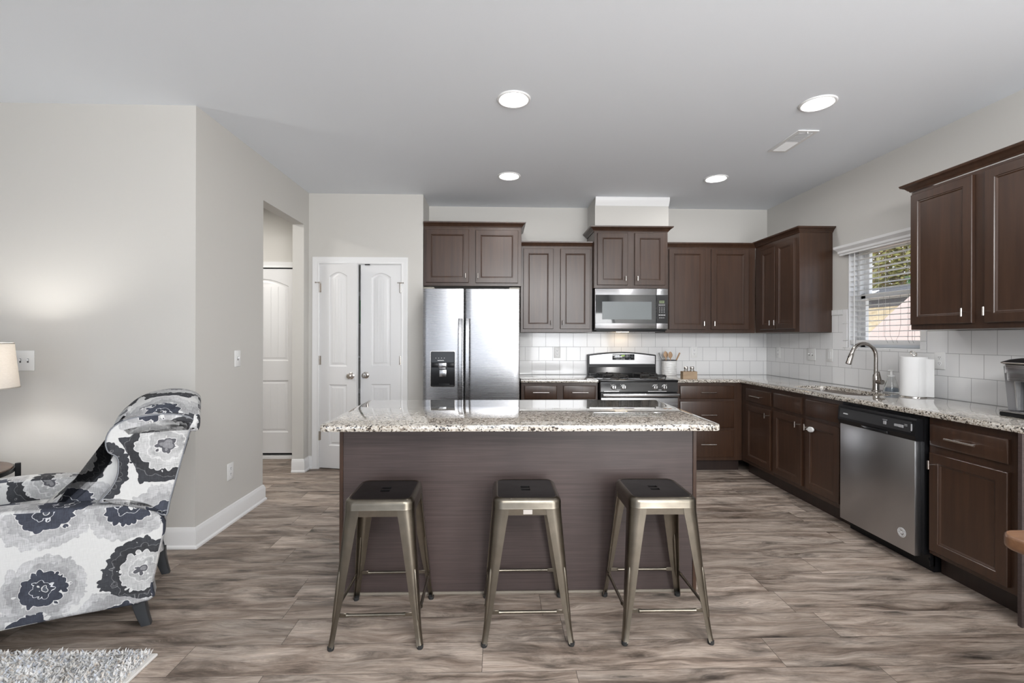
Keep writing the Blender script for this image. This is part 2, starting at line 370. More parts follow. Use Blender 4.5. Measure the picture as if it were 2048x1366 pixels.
# pantry wall with door opening, return beside the fridge, closet behind
DX0, DX1, DZ = -1.762, -.946, 2.055
struct(MB().box(XL, DX0, YP, YP + .1, 0, H).box(DX1, XC, YP, YP + .1, 0, H).box(DX0, DX1, YP, YP + .1, DZ, H)
       .box(XC - .1, XC, YP + .1, YB + .1, 0, H).build('wall_pantry', WALL, smooth=0))
struct(MB().box(XC, XR + .15, YB, YB + .12, 0, H).build('wall_back', WALL, smooth=0))
struct(MB().box(XL - .11, XC - .1, 5.55, 5.65, 0, H).box(XL - .11, XL, YP + .1, 5.087, 0, H).build('wall_closet', WALL, smooth=0))
struct(MB().box(XW, -2.90, 5.087, 5.187, 0, H).box(-2.90, -2.13, 5.087, 5.187, 2.075, H).box(-2.13, XL - .0, 5.087, 5.187, 0, H)
       .box(XL - .11, XL, 5.187, 5.55, 0, H).build('wall_hall', WALL, smooth=0))
WY0, WY1, WZ0, WZ1 = 3.232, 3.912, 1.238, 2.085
struct(MB().box(XR, XR + .15, REAR, WY0, 0, H).box(XR, XR + .15, WY1, YB, 0, H).box(XR, XR + .15, WY0, WY1, 0, WZ0).box(XR, XR + .15, WY0, WY1, WZ1, H).build('wall_right', WALL, smooth=0))
m = MB(); xs = [XW]
for a, b in REAR_WINDOWS: xs += [a, b]
xs.append(XR + .15)
for i in range(0, len(xs), 2): m.box(xs[i], xs[i + 1], REAR - .1, REAR, 0, H)
for a, b in REAR_WINDOWS: m.box(a, b, REAR - .1, REAR, 0, .18).box(a, b, REAR - .1, REAR, 2.32, H)
struct(m.build('wall_rear', WALL, smooth=0))
for i, (a, b) in enumerate(REAR_WINDOWS):
    m = MB()
    for x in (a, (a + b) / 2 - .025, b - .05): m.box(x, x + .05, REAR - .07, REAR - .02, .18, 2.32)
    m.box(a, b, REAR - .07, REAR - .02, .18, .24).box(a, b, REAR - .07, REAR - .02, 2.26, 2.32)
    struct(m.build('window_%d' % (i + 2), WHITE, smooth=0))
# vent-hood chase
struct(MB().box(1.022, 1.785, 4.73, YB, 2.462, H).build('wall_chase', WALL, smooth=0))
struct(MB().sweep([(1.022, 4.73), (1.785, 4.73)], [(0, 2.675), (.006, 2.675), (.012, 2.69), (.03, 2.725), (.034, 2.74), (.034, H), (0, H)]).build('trim_1', WHITE, smooth=20))
# baseboards
BBP = [(0, 0), (.024, 0), (.024, .012), (.016, .022), (.016, .10), (.011, .112), (.007, .125), (0, .128)]
struct(MB().sweep([(XW, YA), (XL, YA), (XL, 3.78), (XL - .05, 3.78)], BBP).build('baseboard_left', WHITE, smooth=25))
struct(MB().sweep([(XL - .11, 4.573), (XL, 4.573), (XL, YP), (DX0 - .066, YP)], BBP).build('baseboard_jamb', WHITE, smooth=25))
struct(MB().sweep([(DX1 + .07, YP), (XC, YP)], BBP).build('baseboard_pantry', WHITE, smooth=25))
# tile splash
struct(MB().box(XC, XR - .008, YB - .008, YB, .9, 1.3705).box(.99, 1.80, YB - .008, YB, 1.3705, 1.42).build('trim_2', TILEB, smooth=0), 'white square tile backsplash on the back wall')
m = MB().box(XR - .008, XR, 2.04, YB - .008, .9, 1.237).box(XR - .008, XR, 3.965, YB - .008, 1.237, 1.371).box(XR - .008, XR, 2.04, 3.18, 1.237, 1.371)
m.box(XR - .008, XR, 3.965, 4.097, 1.371, 1.524)
struct(m.build('trim_3', TILER, smooth=0), 'white square tile backsplash on the window wall')
m = MB()
def strip(ya, yb, za, zb): m.box(XR - .010, XR, ya + .001, yb - .001, za + .001, zb - .001, .001, 1)
for za in (1.237, 1.30, 1.4465): strip(3.916, 3.965, za, {1.237: 1.30, 1.30: 1.4465, 1.4465: 1.572}[za]); strip(3.18, 3.229, za, {1.237: 1.30, 1.30: 1.4465, 1.4465: 1.572}[za])
strip(3.965, 4.03, 1.524, 1.572); strip(4.03, 4.115, 1.524, 1.572)
struct(m.build('trim_4', TILEP, smooth=0))

# ------------------------------------------------------------------ interior doors
def arch_outline(x0, x1, z0, z1, rise, inset, n=12):
    x0 += inset; x1 -= inset; z0 += inset; z1 -= inset
    P = [(x0, z0), (x1, z0)]
    for k in range(n + 1):
        t = k / n; P.append((x1 + (x0 - x1) * t, z1 - rise * (1 - math.sin(PI * t)) if rise else z1))
    return P
def door_leaf(name, w, h, panels, mat, nplank=4, parent=None):
    """leaf from x=0..w, front at y=0, thickness .035 behind"""
    m = MB(); M = Matrix(((1, 0, 0, 0), (0, 0, 1, 0), (0, 1, 0, 0), (0, 0, 0, 1)))   # (x,z,depth)->(x,depth,z)
    outs = [arch_outline(*p, 0) for p in panels]
    m.holes([(0, 0), (w, 0), (w, h), (0, h)], outs, 0, 0, M, walls=False, bottom=False)
    m.box(0, w, .0295, .035, 0, h); m.loft([[(0, 0, 0), (w, 0, 0), (w, 0, h), (0, 0, h)], [(0, .035, 0), (w, .035, 0), (w, .035, h), (0, .035, h)]], False)
    for p in panels:
        rings = [[(x, d, z) for x, z in arch_outline(*p, i)] for i, d in ((0, 0), (.006, .007), (.014, .010), (.024, .009), (.036, .003))]
        m.loft(rings, False)
        q = arch_outline(*p, .036); m.add([(x, .003, z) for x, z in q], [list(range(len(q)))])
        a, b = p[0] + .036, p[1] - .036
        for k in range(1, nplank):
            x = a + (b - a) * k / nplank; m.box(x - .002, x + .002, .0005, .0045, p[2] + .04, p[3] - .045 - p[4] * .55, .0009, 1)
    return m.build(name, mat, parent, smooth=25)
def casing(x0, x1, z1, yf, wd=.066):
    prof = [(0, 0), (0, .012), (.006, .014), (.02, .011), (.05, .016), (.06, .018), (wd, .018), (wd, 0)]    # (out from opening, thickness)
    m = MB(); rings = []
    for px, pz, sx, sz in ((x0, 0, -1, 0), (x0, z1, -1, 1), (x1, z1, 1, 1), (x1, 0, 1, 0)):
        rings.append([(px + sx * o, yf - t, pz + sz * o) for o, t in prof])
    return m.loft(rings, True)
def knob_mesh(x, z, s=-1):
    M = Matrix.Translation((x, 0, z)) @ Matrix.Rotation(PI / 2, 4, 'X')
    return MB().lathe([(.0, 0), (.032, 0), (.033, .006), (.028, .010), (.012, .014), (.011, .03), (.02, .036), (.027, .046), (.027, .054), (.018, .062), (0, .064)], 20, M=M)
def hinge_mesh(x, z, stop=0):
    m = MB().tube([(x, -.012, z - .045), (x, -.012, z + .045)], .006, 8).box(x - .016, x + .016, -.008, -.002, z - .044, z + .044)
    if stop:
        m.tube([(x, -.012, z + .045), (x, -.012, z + .06)], .009, 8).tube([(x - .03 * stop, -.03, z + .052), (x + .03 * stop, -.035, z + .052)], .004, 8).tube([(x - .034 * stop, -.03, z + .052), (x - .028 * stop, -.03, z + .052)], .008, 8)
    return m
LW = .406; PAN = [(.105, .301, .225, .835, 0), (.105, .301, 1.015, 1.955, .042)]
d1 = door_leaf('door_1', LW, 2.035, PAN, DOORW); struct(d1, 'left white arched-panel pantry door, slightly ajar'); d1.location = (DX0 + .002, YP - .002, .012); d1.rotation_euler = (0, 0, -math.radians(13))
d2 = door_leaf('door_2', LW, 2.035, PAN, DOORW); struct(d2, 'right white arched-panel pantry door, closed'); d2.location = (DX1 - LW - .002, YP + .004, .012)
knob_mesh(LW - .055, .925).build('door_knob', CHROME, d1); knob_mesh(.055, .925).build('door_knob', CHROME, d2)
for z, st in ((1.80, 1), (1.075, 0), (.32, 0)):
    hinge_mesh(.004, z, st).build('hinge', CHROME, d1); hinge_mesh(LW - .004, z, -st).build('hinge', CHROME, d2)
struct(casing(DX0, DX1, DZ, YP).build('trim_5', WHITE, smooth=20))
struct(MB().box(DX0 - .0, DX0 + .0015, YP, YP + .1, 0, DZ).box(DX1 - .0015, DX1, YP, YP + .1, 0, DZ).box(DX0, DX1, YP, YP + .1, DZ - .006, DZ).build('trim_6', WHITE, smooth=0))
MB().box(-1.31, -1.26, YP - .012, YP + .002, DZ - .012, DZ - .004).build('trim_7', BLK)
struct(bpy.data.objects['trim_7'], 'black ball catch in the top of the pantry door frame')
d3 = door_leaf('door_3', .765, 2.00, [(.115, .65, .225, .79, 0), (.115, .65, 1.0, 1.89, .075)], DOORW, 6); struct(d3, 'white arched-panel hall door with dark gap below'); d3.location = (-2.8975, 5.095, .058)
struct(casing(-2.90, -2.13, 2.07, 5.087, .06).build('trim_8', WHITE, smooth=20))
struct(MB().box(-2.90, -2.13, 5.06, 5.187, 0, .03, .004).build('trim_9', WHITE, smooth=0), 'white threshold under the hall door')
struct(MB().box(-2.90, -2.13, 5.14, 5.187, .03, 2.07).build('trim_10', BLK, smooth=0), 'black slab standing in for the shade behind the hall door')  # black backing paints the shade seen in the gap under the door
# wire shelves in the pantry
for i, z in enumerate((.72, 1.10, 1.46, 1.80)):
    m = MB()
    for y in [4.98 + .055 * k for k in range(9)]: m.tube([(XL + .01, y, z), (XC - .11, y, z)], .0025, 6)
    m.tube([(XL + .01, 4.975, z - .03), (XC - .11, 4.975, z - .03)], .003, 6)
    for k in range(24): m.tube([(XL + .03 + .042 * k, 4.975, z + .003), (XL + .03 + .042 * k, 5.43, z + .003)], .0018, 5)
    tag(m.build('wire_shelf', WHITE), ['lowest', 'second lowest', 'second highest', 'topmost'][i] + ' white wire shelf seen through the pantry door gap', 'shelf', 'wire shelves in the pantry')
GRN = plain('green_carton', (.05, .28, .10), .6)
c_ = MB().box(-1.47, -1.33, 5.06, 5.14, 1.466, 1.72, .004).build('carton', GRN); tag(c_, 'green carton on a pantry shelf seen through the door gap', 'carton')

# ------------------------------------------------------------------ cabinets
def panel_front(x0, x1, z0, z1, kind, y=-.02):
    """door/drawer front with its outer face at y, back at 0"""
    m = MB(); w = x1 - x0; h = z1 - z0
    if kind == 'door': R = [(0, .02), (0, .003), (.003, 0), (.050, 0), (.053, .004), (.057, .0035), (.064, .009)]
    else: R = [(0, .02), (0, .006), (.004, .003), (.010, .0015), (.016, 0)]
    rings = [[(x0 + i, y + d, z0 + i), (x1 - i, y + d, z0 + i), (x1 - i, y + d, z1 - i), (x0 + i, y + d, z1 - i)] for i, d in R]
    return m.loft(rings, True)
def t_knob(x, z, y=-.02):
    return MB().tube([(x, y, z), (x, y - .028, z)], .0035, 8).tube([(x, y - .030, z - .024), (x, y - .030, z + .024)], .0055, 10)
def bar_pull(x, z, half=.078, y=-.02):
    m = MB().tube([(x - half, y - .032, z), (x + half, y - .032, z)], .0055, 10)
    for s in (-.6, .6): m.tube([(x + s * half, y, z), (x + s * half, y - .032, z)], .0045, 8)
    return m
CROWN = [(0, 0), (.006, 0), (.009, .008), (.014, .012), (.024, .026), (.036, .034), (.040, .036), (.044, .046), (.044, .050), (0, .050)]
def cabinet(name, label, loc, rz, w, d, z0, z1, doors=(), drawers=(), crown=None, toe=False, group=None, end=False):
    t = thing(name, label, 'cabinet', loc, rz, group)
    zb = z0
    MB().box(0, w, 0, d, zb, z1, .0015, 1).build('body', ESP, t)
    for (a, b, c, e, kn) in doors:
        p = panel_front(a, b, c, e, 'door').build('door', ESP, t)
        if kn: t_knob(*kn).build('handle', CHROME, p)
    for (a, b, c, e, pull) in drawers:
        p = panel_front(a, b, c, e, 'drawer').build('drawer' if pull else 'false_front', ESP, t)
        if pull: bar_pull((a + b) / 2, (c + e) / 2).build('handle', CHROME, p)
    if crown:
        path, zc, sc = crown
        MB().sweep(path, [(o * sc, zc + z) for o, z in CROWN]).build('crown', ESP, t)
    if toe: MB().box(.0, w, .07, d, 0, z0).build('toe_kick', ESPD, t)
    return t
G_UP = 'upper cabinets'; G_BASE = 'base cabinets'
# over the fridge (face 4.69)
Y = 4.69; X = -.722
cabinet('upper_cabinet', 'short two-door dark wood cabinet above the stainless refrigerator', (X, Y, 0), 0, .985, YB - Y - .005, 1.84, 2.435,
        doors=[(.024, .455, 1.872, 2.407, (.422, 1.938)), (.523, .951, 1.870, 2.402, (.547, 1.938))],
        crown=([(0, 0), (.985, 0), (.985, YB - Y - .01)], 2.432, 1.0), group=G_UP)
# left of microwave (box 4.805)
Y = 4.805; X = .264
cabinet('upper_cabinet', 'tall two-door dark wood wall cabinet between fridge and microwave', (X, Y, 0), 0, .748, YB - Y - .005, 1.375, 2.27,
        doors=[(.027, .338, 1.41, 2.243, (.314, 1.474)), (.412, .722, 1.41, 2.243, (.436, 1.474))],
        crown=([(0, 0), (.748, 0)], 2.267, .75), group=G_UP)
# above microwave
Y = 4.73; X = 1.014
cabinet('upper_cabinet', 'short two-door dark wood cabinet with crown above the microwave', (X, Y, 0), 0, .761, YB - Y - .005, 1.83, 2.415,
        doors=[(.031, .343, 1.861, 2.395, (.318, 1.925)), (.415, .731, 1.861, 2.395, (.44, 1.925))],
        crown=([(0, YB - Y - .01), (0, 0), (.761, 0), (.761, YB - Y - .01)], 2.412, 1.1), group=G_UP)
# right of microwave
Y = 4.805; X = 1.776
cabinet('upper_cabinet', 'tall two-door dark wood wall cabinet right of the microwave', (X, Y, 0), 0, 2.735 - X, YB - Y - .005, 1.375, 2.27,
        doors=[(.036, .420, 1.41, 2.25, (.397, 1.47)), (.485, .883, 1.41, 2.25, (.507, 1.47))],
        crown=([(0, 0), (2.737 - X, 0)], 2.267, .75), group=G_UP)
# corner cabinet on window wall, local x = 4.805 - Y
Q = 4.805
cabinet('upper_cabinet', 'two-door dark wood wall cabinet with plain end panel left of the window', (2.738, Q, 0), -PI / 2, Q - 4.098, XR - 2.739, 1.375, 2.275,
        doors=[(Q - 4.689, Q - 4.437, 1.408, 2.215, (Q - 4.475, 1.47)), (Q - 4.424, Q - 4.151, 1.408, 2.235, (Q - 4.400, 1.47))],
        crown=([(0, 0), (Q - 4.098, 0), (Q - 4.098, XR - 2.741)], 2.272, 1.0), group=G_UP)
Q = 2.978
cabinet('upper_cabinet', 'large two-door dark wood wall cabinet right of the window above coffee maker', (2.738, Q, 0), -PI / 2, .93, XR - 2.739, 1.375, 2.275,
        doors=[(.013, .405, 1.408, 2.255, (.375, 1.47)), (.472, .895, 1.408, 2.255, (.496, 1.47))],
        crown=([(0, XR - 2.741), (0, 0), (.93, 0), (.93, XR - 2.741)], 2.280, 1.05), group=G_UP)
# base, back wall
Y = 4.506
cabinet('base_cabinet', 'dark wood base cabinet with two drawers between fridge and range', (.254, Y, 0), 0, .752, YB - Y - .01, .115, .884,
        doors=[(.033, .348, .15, .69, (.32, .64)), (.413, .728, .15, .69, (.44, .64))],
        drawers=[(.033, .348, .722, .853, 1), (.413, .728, .722, .853, 1)], toe=True, group=G_BASE)
cabinet('base_cabinet', 'dark wood three-drawer base cabinet right of the range', (1.785, Y, 0), 0, 2.438 - 1.785, YB - Y - .01, .115, .884,
        drawers=[(.03, .565, .723, .85, 1), (.03, .565, .439, .697, 1), (.03, .565, .148, .415, 1)], toe=True, group=G_BASE)
# base, window wall
XF = 2.438
def rb(label, ya, yb, doors, drawers):
    return cabinet('base_cabinet', label, (XF, ya, 0), -PI / 2, ya - yb, XR - XF - .012, .115, .884,
        doors=[(ya - a, ya - b, c, e, kn and (ya - kn[0], kn[1])) for a, b, c, e, kn in doors],
        drawers=[(ya - a, ya - b, c, e, p) for a, b, c, e, p in drawers], toe=True, group=G_BASE)
rb('narrow dark wood base cabinet with drawer and door in the corner beside the sink', 4.506, 3.987, [(4.41, 4.01, .15, .685, (4.045, .632))], [(4.41, 4.007, .716, .84, 1)])
sb = rb('dark wood sink base cabinet with two doors, left of dishwasher', 3.987, 3.165,
   [(3.967, 3.595, .15, .687, (3.63, .632)), (3.548, 3.194, .15, .687, (3.518, .632))], [(3.967, 3.601, .716, .845, 0), (3.549, 3.195, .716, .845, 0)])
rb('dark wood base cabinet with drawer and door right of dishwasher', 2.535, 2.066, [(2.518, 2.123, .141, .684, (2.49, .622))], [(2.519, 2.124, .724, .841, 1)])
ep = MB().box(2.40, XR - .012, 2.044, 2.064, .0, .884, .002, 1).build('end_panel', ISL); tag(ep, 'plain dark wood end panel closing the counter run behind the table', 'panel')
lk = MB(); rg = []
for zz, r in ((0, .6), (.004, .95), (.010, 1), (.016, .85), (.018, .3)): rg.append([(.036 * r * math.cos(2 * PI * k / 24), -zz, .021 * r * math.sin(2 * PI * k / 24)) for k in range(24)])
lk.loft(rg); lk.box(-.055, -.03, -.008, -.001, -.004, .004)
lo = lk.build('cabinet_lock', PLATE); lo.location = (2.4173, 3.472, .622); lo.rotation_euler = (0, math.radians(-8), -PI / 2); tag(lo, 'white oval child lock stuck on the sink cabinet door', 'lock')

# ------------------------------------------------------------------ counters
def counter(name, label, outer, holes=()):
    def inset(L, d):   # shrink polygon (ccw) by d
        n = len(L); out = []
        for i in range(n):
            a, b, c = Vector(L[i - 1]), Vector(L[i]), Vector(L[(i + 1) % n])
            d1 = (b - a).normalized(); d2 = (c - b).normalized(); n1 = Vector((-d1.y, d1.x)); n2 = Vector((-d2.y, d2.x))
            mm = (n1 + n2).normalized(); mm = mm / max(.4, mm.dot(n1)); out.append(tuple(b + mm * d))
        return out
    m = MB(); z0, z1, r = .884, .914, .008
    m.holes(inset(outer, r), list(holes), z1, z1, walls=False, bottom=False)
    m.holes(inset(outer, r * .6), list(holes), z0, z0, walls=False, bottom=False)
    steps = [(r * .6, z0), (r * .2, z0 + .001), (0, z0 + .005), (0, z1 - r), (r * .29, z1 - r * .29), (r, z1)]
    m.loft([[(p[0], p[1], z) for p in inset(outer, d)] for d, z in steps], False)
    for h in holes: m.loft([[(p[0], p[1], z0) for p in h], [(p[0], p[1], z1) for p in h]], False)
    return tag(m.build(name, GRAN, smooth=40), label, 'countertop')
counter('countertop', 'short granite countertop between fridge and range', [(.250, 4.466), (1.004, 4.466), (1.004, YB - .009), (.250, YB - .009)])
def rc(cx, cy, r, a0, n=6): return [(cx + r * math.cos(a0 + k * PI / 2 / n), cy + r * math.sin(a0 + k * PI / 2 / n)) for k in range(n + 1)]
SINK = rrect(2.50, 2.85, 3.19, 3.89, .11, 8)
counter('countertop', 'L-shaped granite countertop with sink along the window wall',
        rc(2.398 + .03, 2.024 + .03, .03, PI) + [(XR - .011, 2.024), (XR - .011, YB - .009), (1.777, YB - .009), (1.777, 4.466), (2.385, 4.466), (2.398, 4.453)], [SINK[::-1]])
iso = rrect(-.806, 1.058, 2.125, 2.998, .035, 6)
counter('countertop', 'large speckled granite island top overhanging the three stools', iso)
# sink
t = thing('kitchen_sink', 'stainless undermount sink set in the granite below the window', 'sink', (2.675, 3.54, .7))
sk = rrect(-.185, .185, -.36, .36, .11, 8); MB().loft([[(x, y, .182) for x, y in sk], [(x * .985, y * .99, .18) for x, y in sk], [(x * .95, y * .97, .03) for x, y in sk], [(x * .85, y * .9, .004) for x, y in sk], [(x * .2, y * .1, 0) for x, y in sk]], False).add([(x * .2, y * .1, 0) for x, y in sk], [list(range(len(sk)))]).build('bowl', STEEL, t, 50)
MB().lathe([(.04, .002), (.045, .006), (.03, .006), (.0, .003)], 20).build('drain', CHROME, t)
# faucet
t = thing('kitchen_faucet', 'brushed nickel gooseneck faucet behind the sink', 'faucet', (2.915, 3.47, .914), 0)
MB().lathe([(.030, 0), (.030, .004), (.024, .01), (.022, .06), (.023, .10), (.019, .125), (.0145, .135), (.0145, .14)], 20).build('base', NICK, t)
P = [(0, 0, .13), (0, 0, .20), (0, 0, .255)]
for k in range(1, 15):
    a = PI * k / 14 * .93; P.append((-.095 + .095 * math.cos(a), 0, .27 + .095 * math.sin(a)))
MB().tube(P, .0135, 14).build('spout', NICK, t)
e = Vector(P[-1]); dv = (Vector(P[-1]) - Vector(P[-2])).normalized()
hd = MB().tube([e, e + dv * .01, e + dv * .03, e + dv * .085, e + dv * .088], [.0135, .0165, .017, .0195, .016], 14); hd.build('spray_head', NICK, t)
MB().box(e.x - .028, e.x - .015, -.007, .007, e.z - .045, e.z - .02, .003).build('button', BLK, t)
lv = MB().tube([(0, -.015, .075), (0, -.062, .075)], .018, 14).build('lever_hub', NICK, t); MB().tube([(0, -.05, .085), (-.015, -.045, .155)], [.0055, .0045], 10).build('lever', NICK, t)

# ------------------------------------------------------------------ island
t = thing('kitchen_island', 'dark wood kitchen island base behind the metal stools', 'island', (-.791, 2.379, 0))
MB().box(.018, 1.821, .006, .585, .0, .884).build('body', ISL, t)
MB().box(.0, .018, 0, .59, 0, .884, .001, 1).build('end_panel', ESP, t); MB().box(1.821, 1.839, 0, .59, 0, .884, .001, 1).build('end_panel', ESP, t)
MB().box(.018, 1.821, -.006, .006, 0, .014, .004, 2).build('shoe_molding', plain('worn_molding', (.24, .21, .17), .6), t)

# ------------------------------------------------------------------ refrigerator
t = thing('refrigerator', 'stainless side-by-side refrigerator with ice dispenser', 'refrigerator', (-.674, 4.334, 0))
FW = .905
MB().box(.004, FW - .004, .075, .72, .03, 1.762, .004, 1).build('cabinet', plain('fridge_grey', (.16, .16, .165), .5), t)
def fdoor(x0, x1, hole=None):
    m = MB(); prof = []
    n = 10
    def dep(x):   # gentle bow and rounded outer edges
        u = (x - x0) / (x1 - x0); return -.006 * math.sin(PI * u)
    xs = [x0, x0 + .004, x0 + .012] + [x0 + .012 + (x1 - x0 - .024) * k / n for k in range(1, n)] + [x1 - .012, x1 - .004, x1]
    ys = [.010, .003, 0] + [0] * (n - 1) + [0, .003, .010]
    pts = [(x, y + dep(x)) for x, y in zip(xs, ys)] + [(x1, .068), (x0, .068)]
    return m.prism(pts, .07, 1.772, 'z')
dl = fdoor(0, .384); dr = fdoor(.392, FW)
dlo = dl.build('freezer_door', STEELF, t, 35); dro = dr.build('refrigerator_door', STEELF, t, 35)
def fhandle(x):
    rings = []
    for k in range(13):
        u = k / 12; z = .62 + .875 * u; o = -.03 - .032 * math.sin(PI * min(1, max(0, u))) ** .6
        ww = .0205
        rings.append([(x - ww, o + .004, z), (x - ww * .7, o - .006, z), (x + ww * .7, o - .006, z), (x + ww, o + .004, z), (x + ww * .7, o + .012, z), (x - ww * .7, o + .012, z)])
    m = MB().loft(rings)
    for z in (.64, 1.475): m.box(x - .015, x + .015, -.035, .004, z - .018, z + .018, .004, 1)
    return m
fhandle(.352).build('handle', STEELF, dlo, 40); fhandle(.418).build('handle', STEELF, dro, 40)
# ice and water dispenser
a0, a1, b0, b1 = .076, .300, .860, 1.187
M = Matrix(((1, 0, 0, 0), (0, 0, 1, 0), (0, 1, 0, 0), (0, 0, 0, 1)))
fr = MB().holes(rrect(a0 - .004, a1 + .004, b0 - .004, b1 + .004, .014), [rrect(a0, a1, b0, b1, .012)], -.018, -.004, M); fo = fr.build('dispenser_frame', CHROME, dlo, 40)
MB().prism(rrect(a0, a1, b0, b1, .012), -.0105, -.006, 'y').build('dispenser_recess', BLKM, dlo, 40)
MB().prism([(-.0105, b1 - .008), (-.0105, b1 - .105), (-.030, b1 - .10), (-.024, b1 - .008)], a0 + .006, a1 - .006, 'x').build('dispenser_panel', BLKM, dlo, 25)
m = MB()
for k in range(4): m.box(.122 + .026 * k, .128 + .026 * k, -.0295, -.0245, b1 - .063, b1 - .058)
m.box(.14, .20, -.030, -.026, b1 - .086, b1 - .080); m.build('dispenser_marks', PRINT, dlo, 0)
MB().box(.15, .222, -.034, -.011, b1 - .148, b1 - .104, .004).box(.155, .216, -.028, -.011, b1 - .16, b1 - .15, .002).build('ice_chute', STEEL, dlo)
MB().box(.156, .222, -.026, -.018, b1 - .235, b1 - .168, .003).build('ice_paddle', STEEL, dlo)
for a_, b_ in ((.085, .145), (.228, .292)): MB().box(a_, b_, -.0165, -.0095, b1 - .148, b1 - .108, .003).build('dispenser_guard', BLK, dlo)
MB().box(a0 + .01, a1 - .01, -.028, -.0095, b0 + .004, b0 + .014, .003).box(.15, .25, -.024, -.0095, b0 + .016, b0 + .026, .002).build('drip_tray', BLK, dlo)
HG = plain('hinge_grey', (.3, .28, .24), .5)
for a_ in (0, FW - .10): MB().box(a_, a_ + .10, .02, .09, 1.772, 1.79, .004).build('hinge_cover', HG, t)
MB().box(.02, FW - .02, .09, .12, 0, .07).build('kick_grille', BLK, t)
for a_ in (.05, .78):
    for b_ in (.15, .6): MB().box(a_, a_ + .07, b_, b_ + .05, 0, .03).build('foot', BLK, t)

# ------------------------------------------------------------------ range
t = thing('gas_range', 'black and stainless gas range between the base cabinets', 'range', (1.011, 4.43, 0))
RW = .757
MB().box(.003, RW - .003, .035, .645, .03, .895).build('body', BLK, t)
MB().box(0, RW, -.012, .60, .893, .915, .006).build('cooktop', BLKM, t)
MB().prism([(.0, .895), (-.004, .878), (-.012, .80), (.03, .80), (.03, .895)], .004, RW - .004, 'x').build('control_panel', BLKM, t, 20)
for x in (.127, .222, .528, .620):
    M = Matrix.Translation((x, -.008, .846)) @ Matrix.Rotation(PI / 2 , 4, 'X')
    kb = MB().lathe([(.026, 0), (.026, .006), (.021, .009), (.019, .026), (.016, .029), (0, .029)], 20, M=M).build('knob', plain('knob_silver', (.7, .7, .7), .25, 1), t)
    MB().box(x - .004, x + .004, -.044, -.030, .829, .863, .002).build('pointer', BLK, kb)
for x in (.175, .575): MB().box(x - .012, x + .016, -.0135, -.0105, .817, .820).build('panel_mark', PRINT, t, 0)
for x in (.103, .198, .549, .642): MB().box(x - .002, x + .002, -.009, -.006, .868, .872).build('panel_mark', PRINT, t, 0)
for a_, b_ in ((.035, .18), (.46, .64)): MB().box(a_, b_, -.0155, -.0105, .802, .808).build('vent_trim', STEEL, t, 0)
od = MB().box(.004, RW - .004, -.014, .034, .22, .792, .004).build('oven_door', BLK, t)
MB().box(.006, RW - .006, -.018, -.012, .23, .742, .003).build('door_skin', STEEL, od)
MB().box(.14, RW - .14, -.0205, -.016, .33, .62, .002).build('oven_window', DARKG, od)
m = MB().box(.010, RW - .004, -.070, -.046, .757, .789, .010, 3)
for x in (.03, RW - .05): m.box(x, x + .03, -.05, -.012, .76, .786, .004)
m.build('oven_handle', STEEL, od, 40)
dw_ = MB().box(.004, RW - .004, -.014, .034, .05, .212, .004).build('storage_drawer', STEEL, t)
for a_ in (.05, .65):
    for b_ in (.1, .55): MB().box(a_, a_ + .05, b_, b_ + .05, 0, .03).build('foot', BLK, t)
# back guard with curved top
def bgcurve(n=16, lo=.232, hi=.262): return [(.006 + (RW - .012) * k / n, lo + .903 + (hi - lo) * math.sin(PI * k / n) - .0) for k in range(n + 1)]
gd = MB().prism([(.006, .905), (RW - .006, .905)] + bgcurve()[::-1], .60, .672, 'y').build('backguard', BLK, t, 30)
pts = [(.02, 1.035), (RW - .02, 1.035)] + [(.02 + (RW - .04) * k / 16, 1.122 + .029 * math.sin(PI * k / 16)) for k in range(17)][::-1]
MB().prism(pts, .594, .601, 'y').build('backguard_steel', STEEL, gd, 30)
MB().prism([(.575, .935), (.60, 1.0), (.602, 1.0), (.602, .915), (.575, .915)], .012, RW - .012, 'x').build('lower_guard', BLKM, gd, 20)
MB().box(.268, .512, .589, .596, 1.078, 1.142, .004).build('clock_panel', DARKG, gd)
vs_, fs_ = text_mesh('8:07', .021); MB().add(vs_, fs_, Matrix.Translation((.385, .588, 1.124)) @ FACE).build('clock_digits', GREEN, gd, 0)
m = MB()
for r, z in enumerate((1.128, 1.111)):
    for x in (.286, .306, .326, .346, .455, .485): m.box(x - .005, x + .005, .5875, .5895, z - .0022, z + .0022)
for x in (.425, .438): m.box(x - .003, x + .003, .5875, .5895, 1.108, 1.134)
for x in (.370, .385, .400): m.box(x - .005, x + .005, .5875, .5895, 1.085, 1.094)
m.box(.45, .47, .5875, .5895, 1.086, 1.090); m.build('keypad', GREYP, gd, 0)
# burners and grates
for bx, by in ((.19, .16), (.19, .42), (.57, .16), (.57, .42)):
    MB().lathe([(.055, .915), (.05, .922), (.034, .924), (.034, .933), (.028, .936), (0, .936)], 24, (bx, by, 0)).build('burner', plain('burner_cap', (.05, .042, .038), .6), t)
for gx in (.19, .57):
    for gy in (.16, .42):
        m = MB(); z0, z1 = .917, .946; hw = .105
        for a in range(4):
            c, s_ = math.cos(a * PI / 2), math.sin(a * PI / 2)
            def R(u, v, z): return (gx + u * c - v * s_, gy + u * s_ + v * c, z)
            m.tube([R(hw + .02, 0, .916), R(hw + .02, 0, z1 - .006), R(hw + .012, 0, z1), R(.04, 0, z1)], .0055, 8)
            m.tube([R(hw + .005, -hw * .55, z1 - .004), R(hw + .005, hw * .55, z1 - .004)], .005, 8)
            m.tube([R(hw + .005, hw * .55, z1 - .004), R(hw * .55, hw + .005, z1 - .004)], .005, 8)
        m.build('grate', IRON, t, 40)

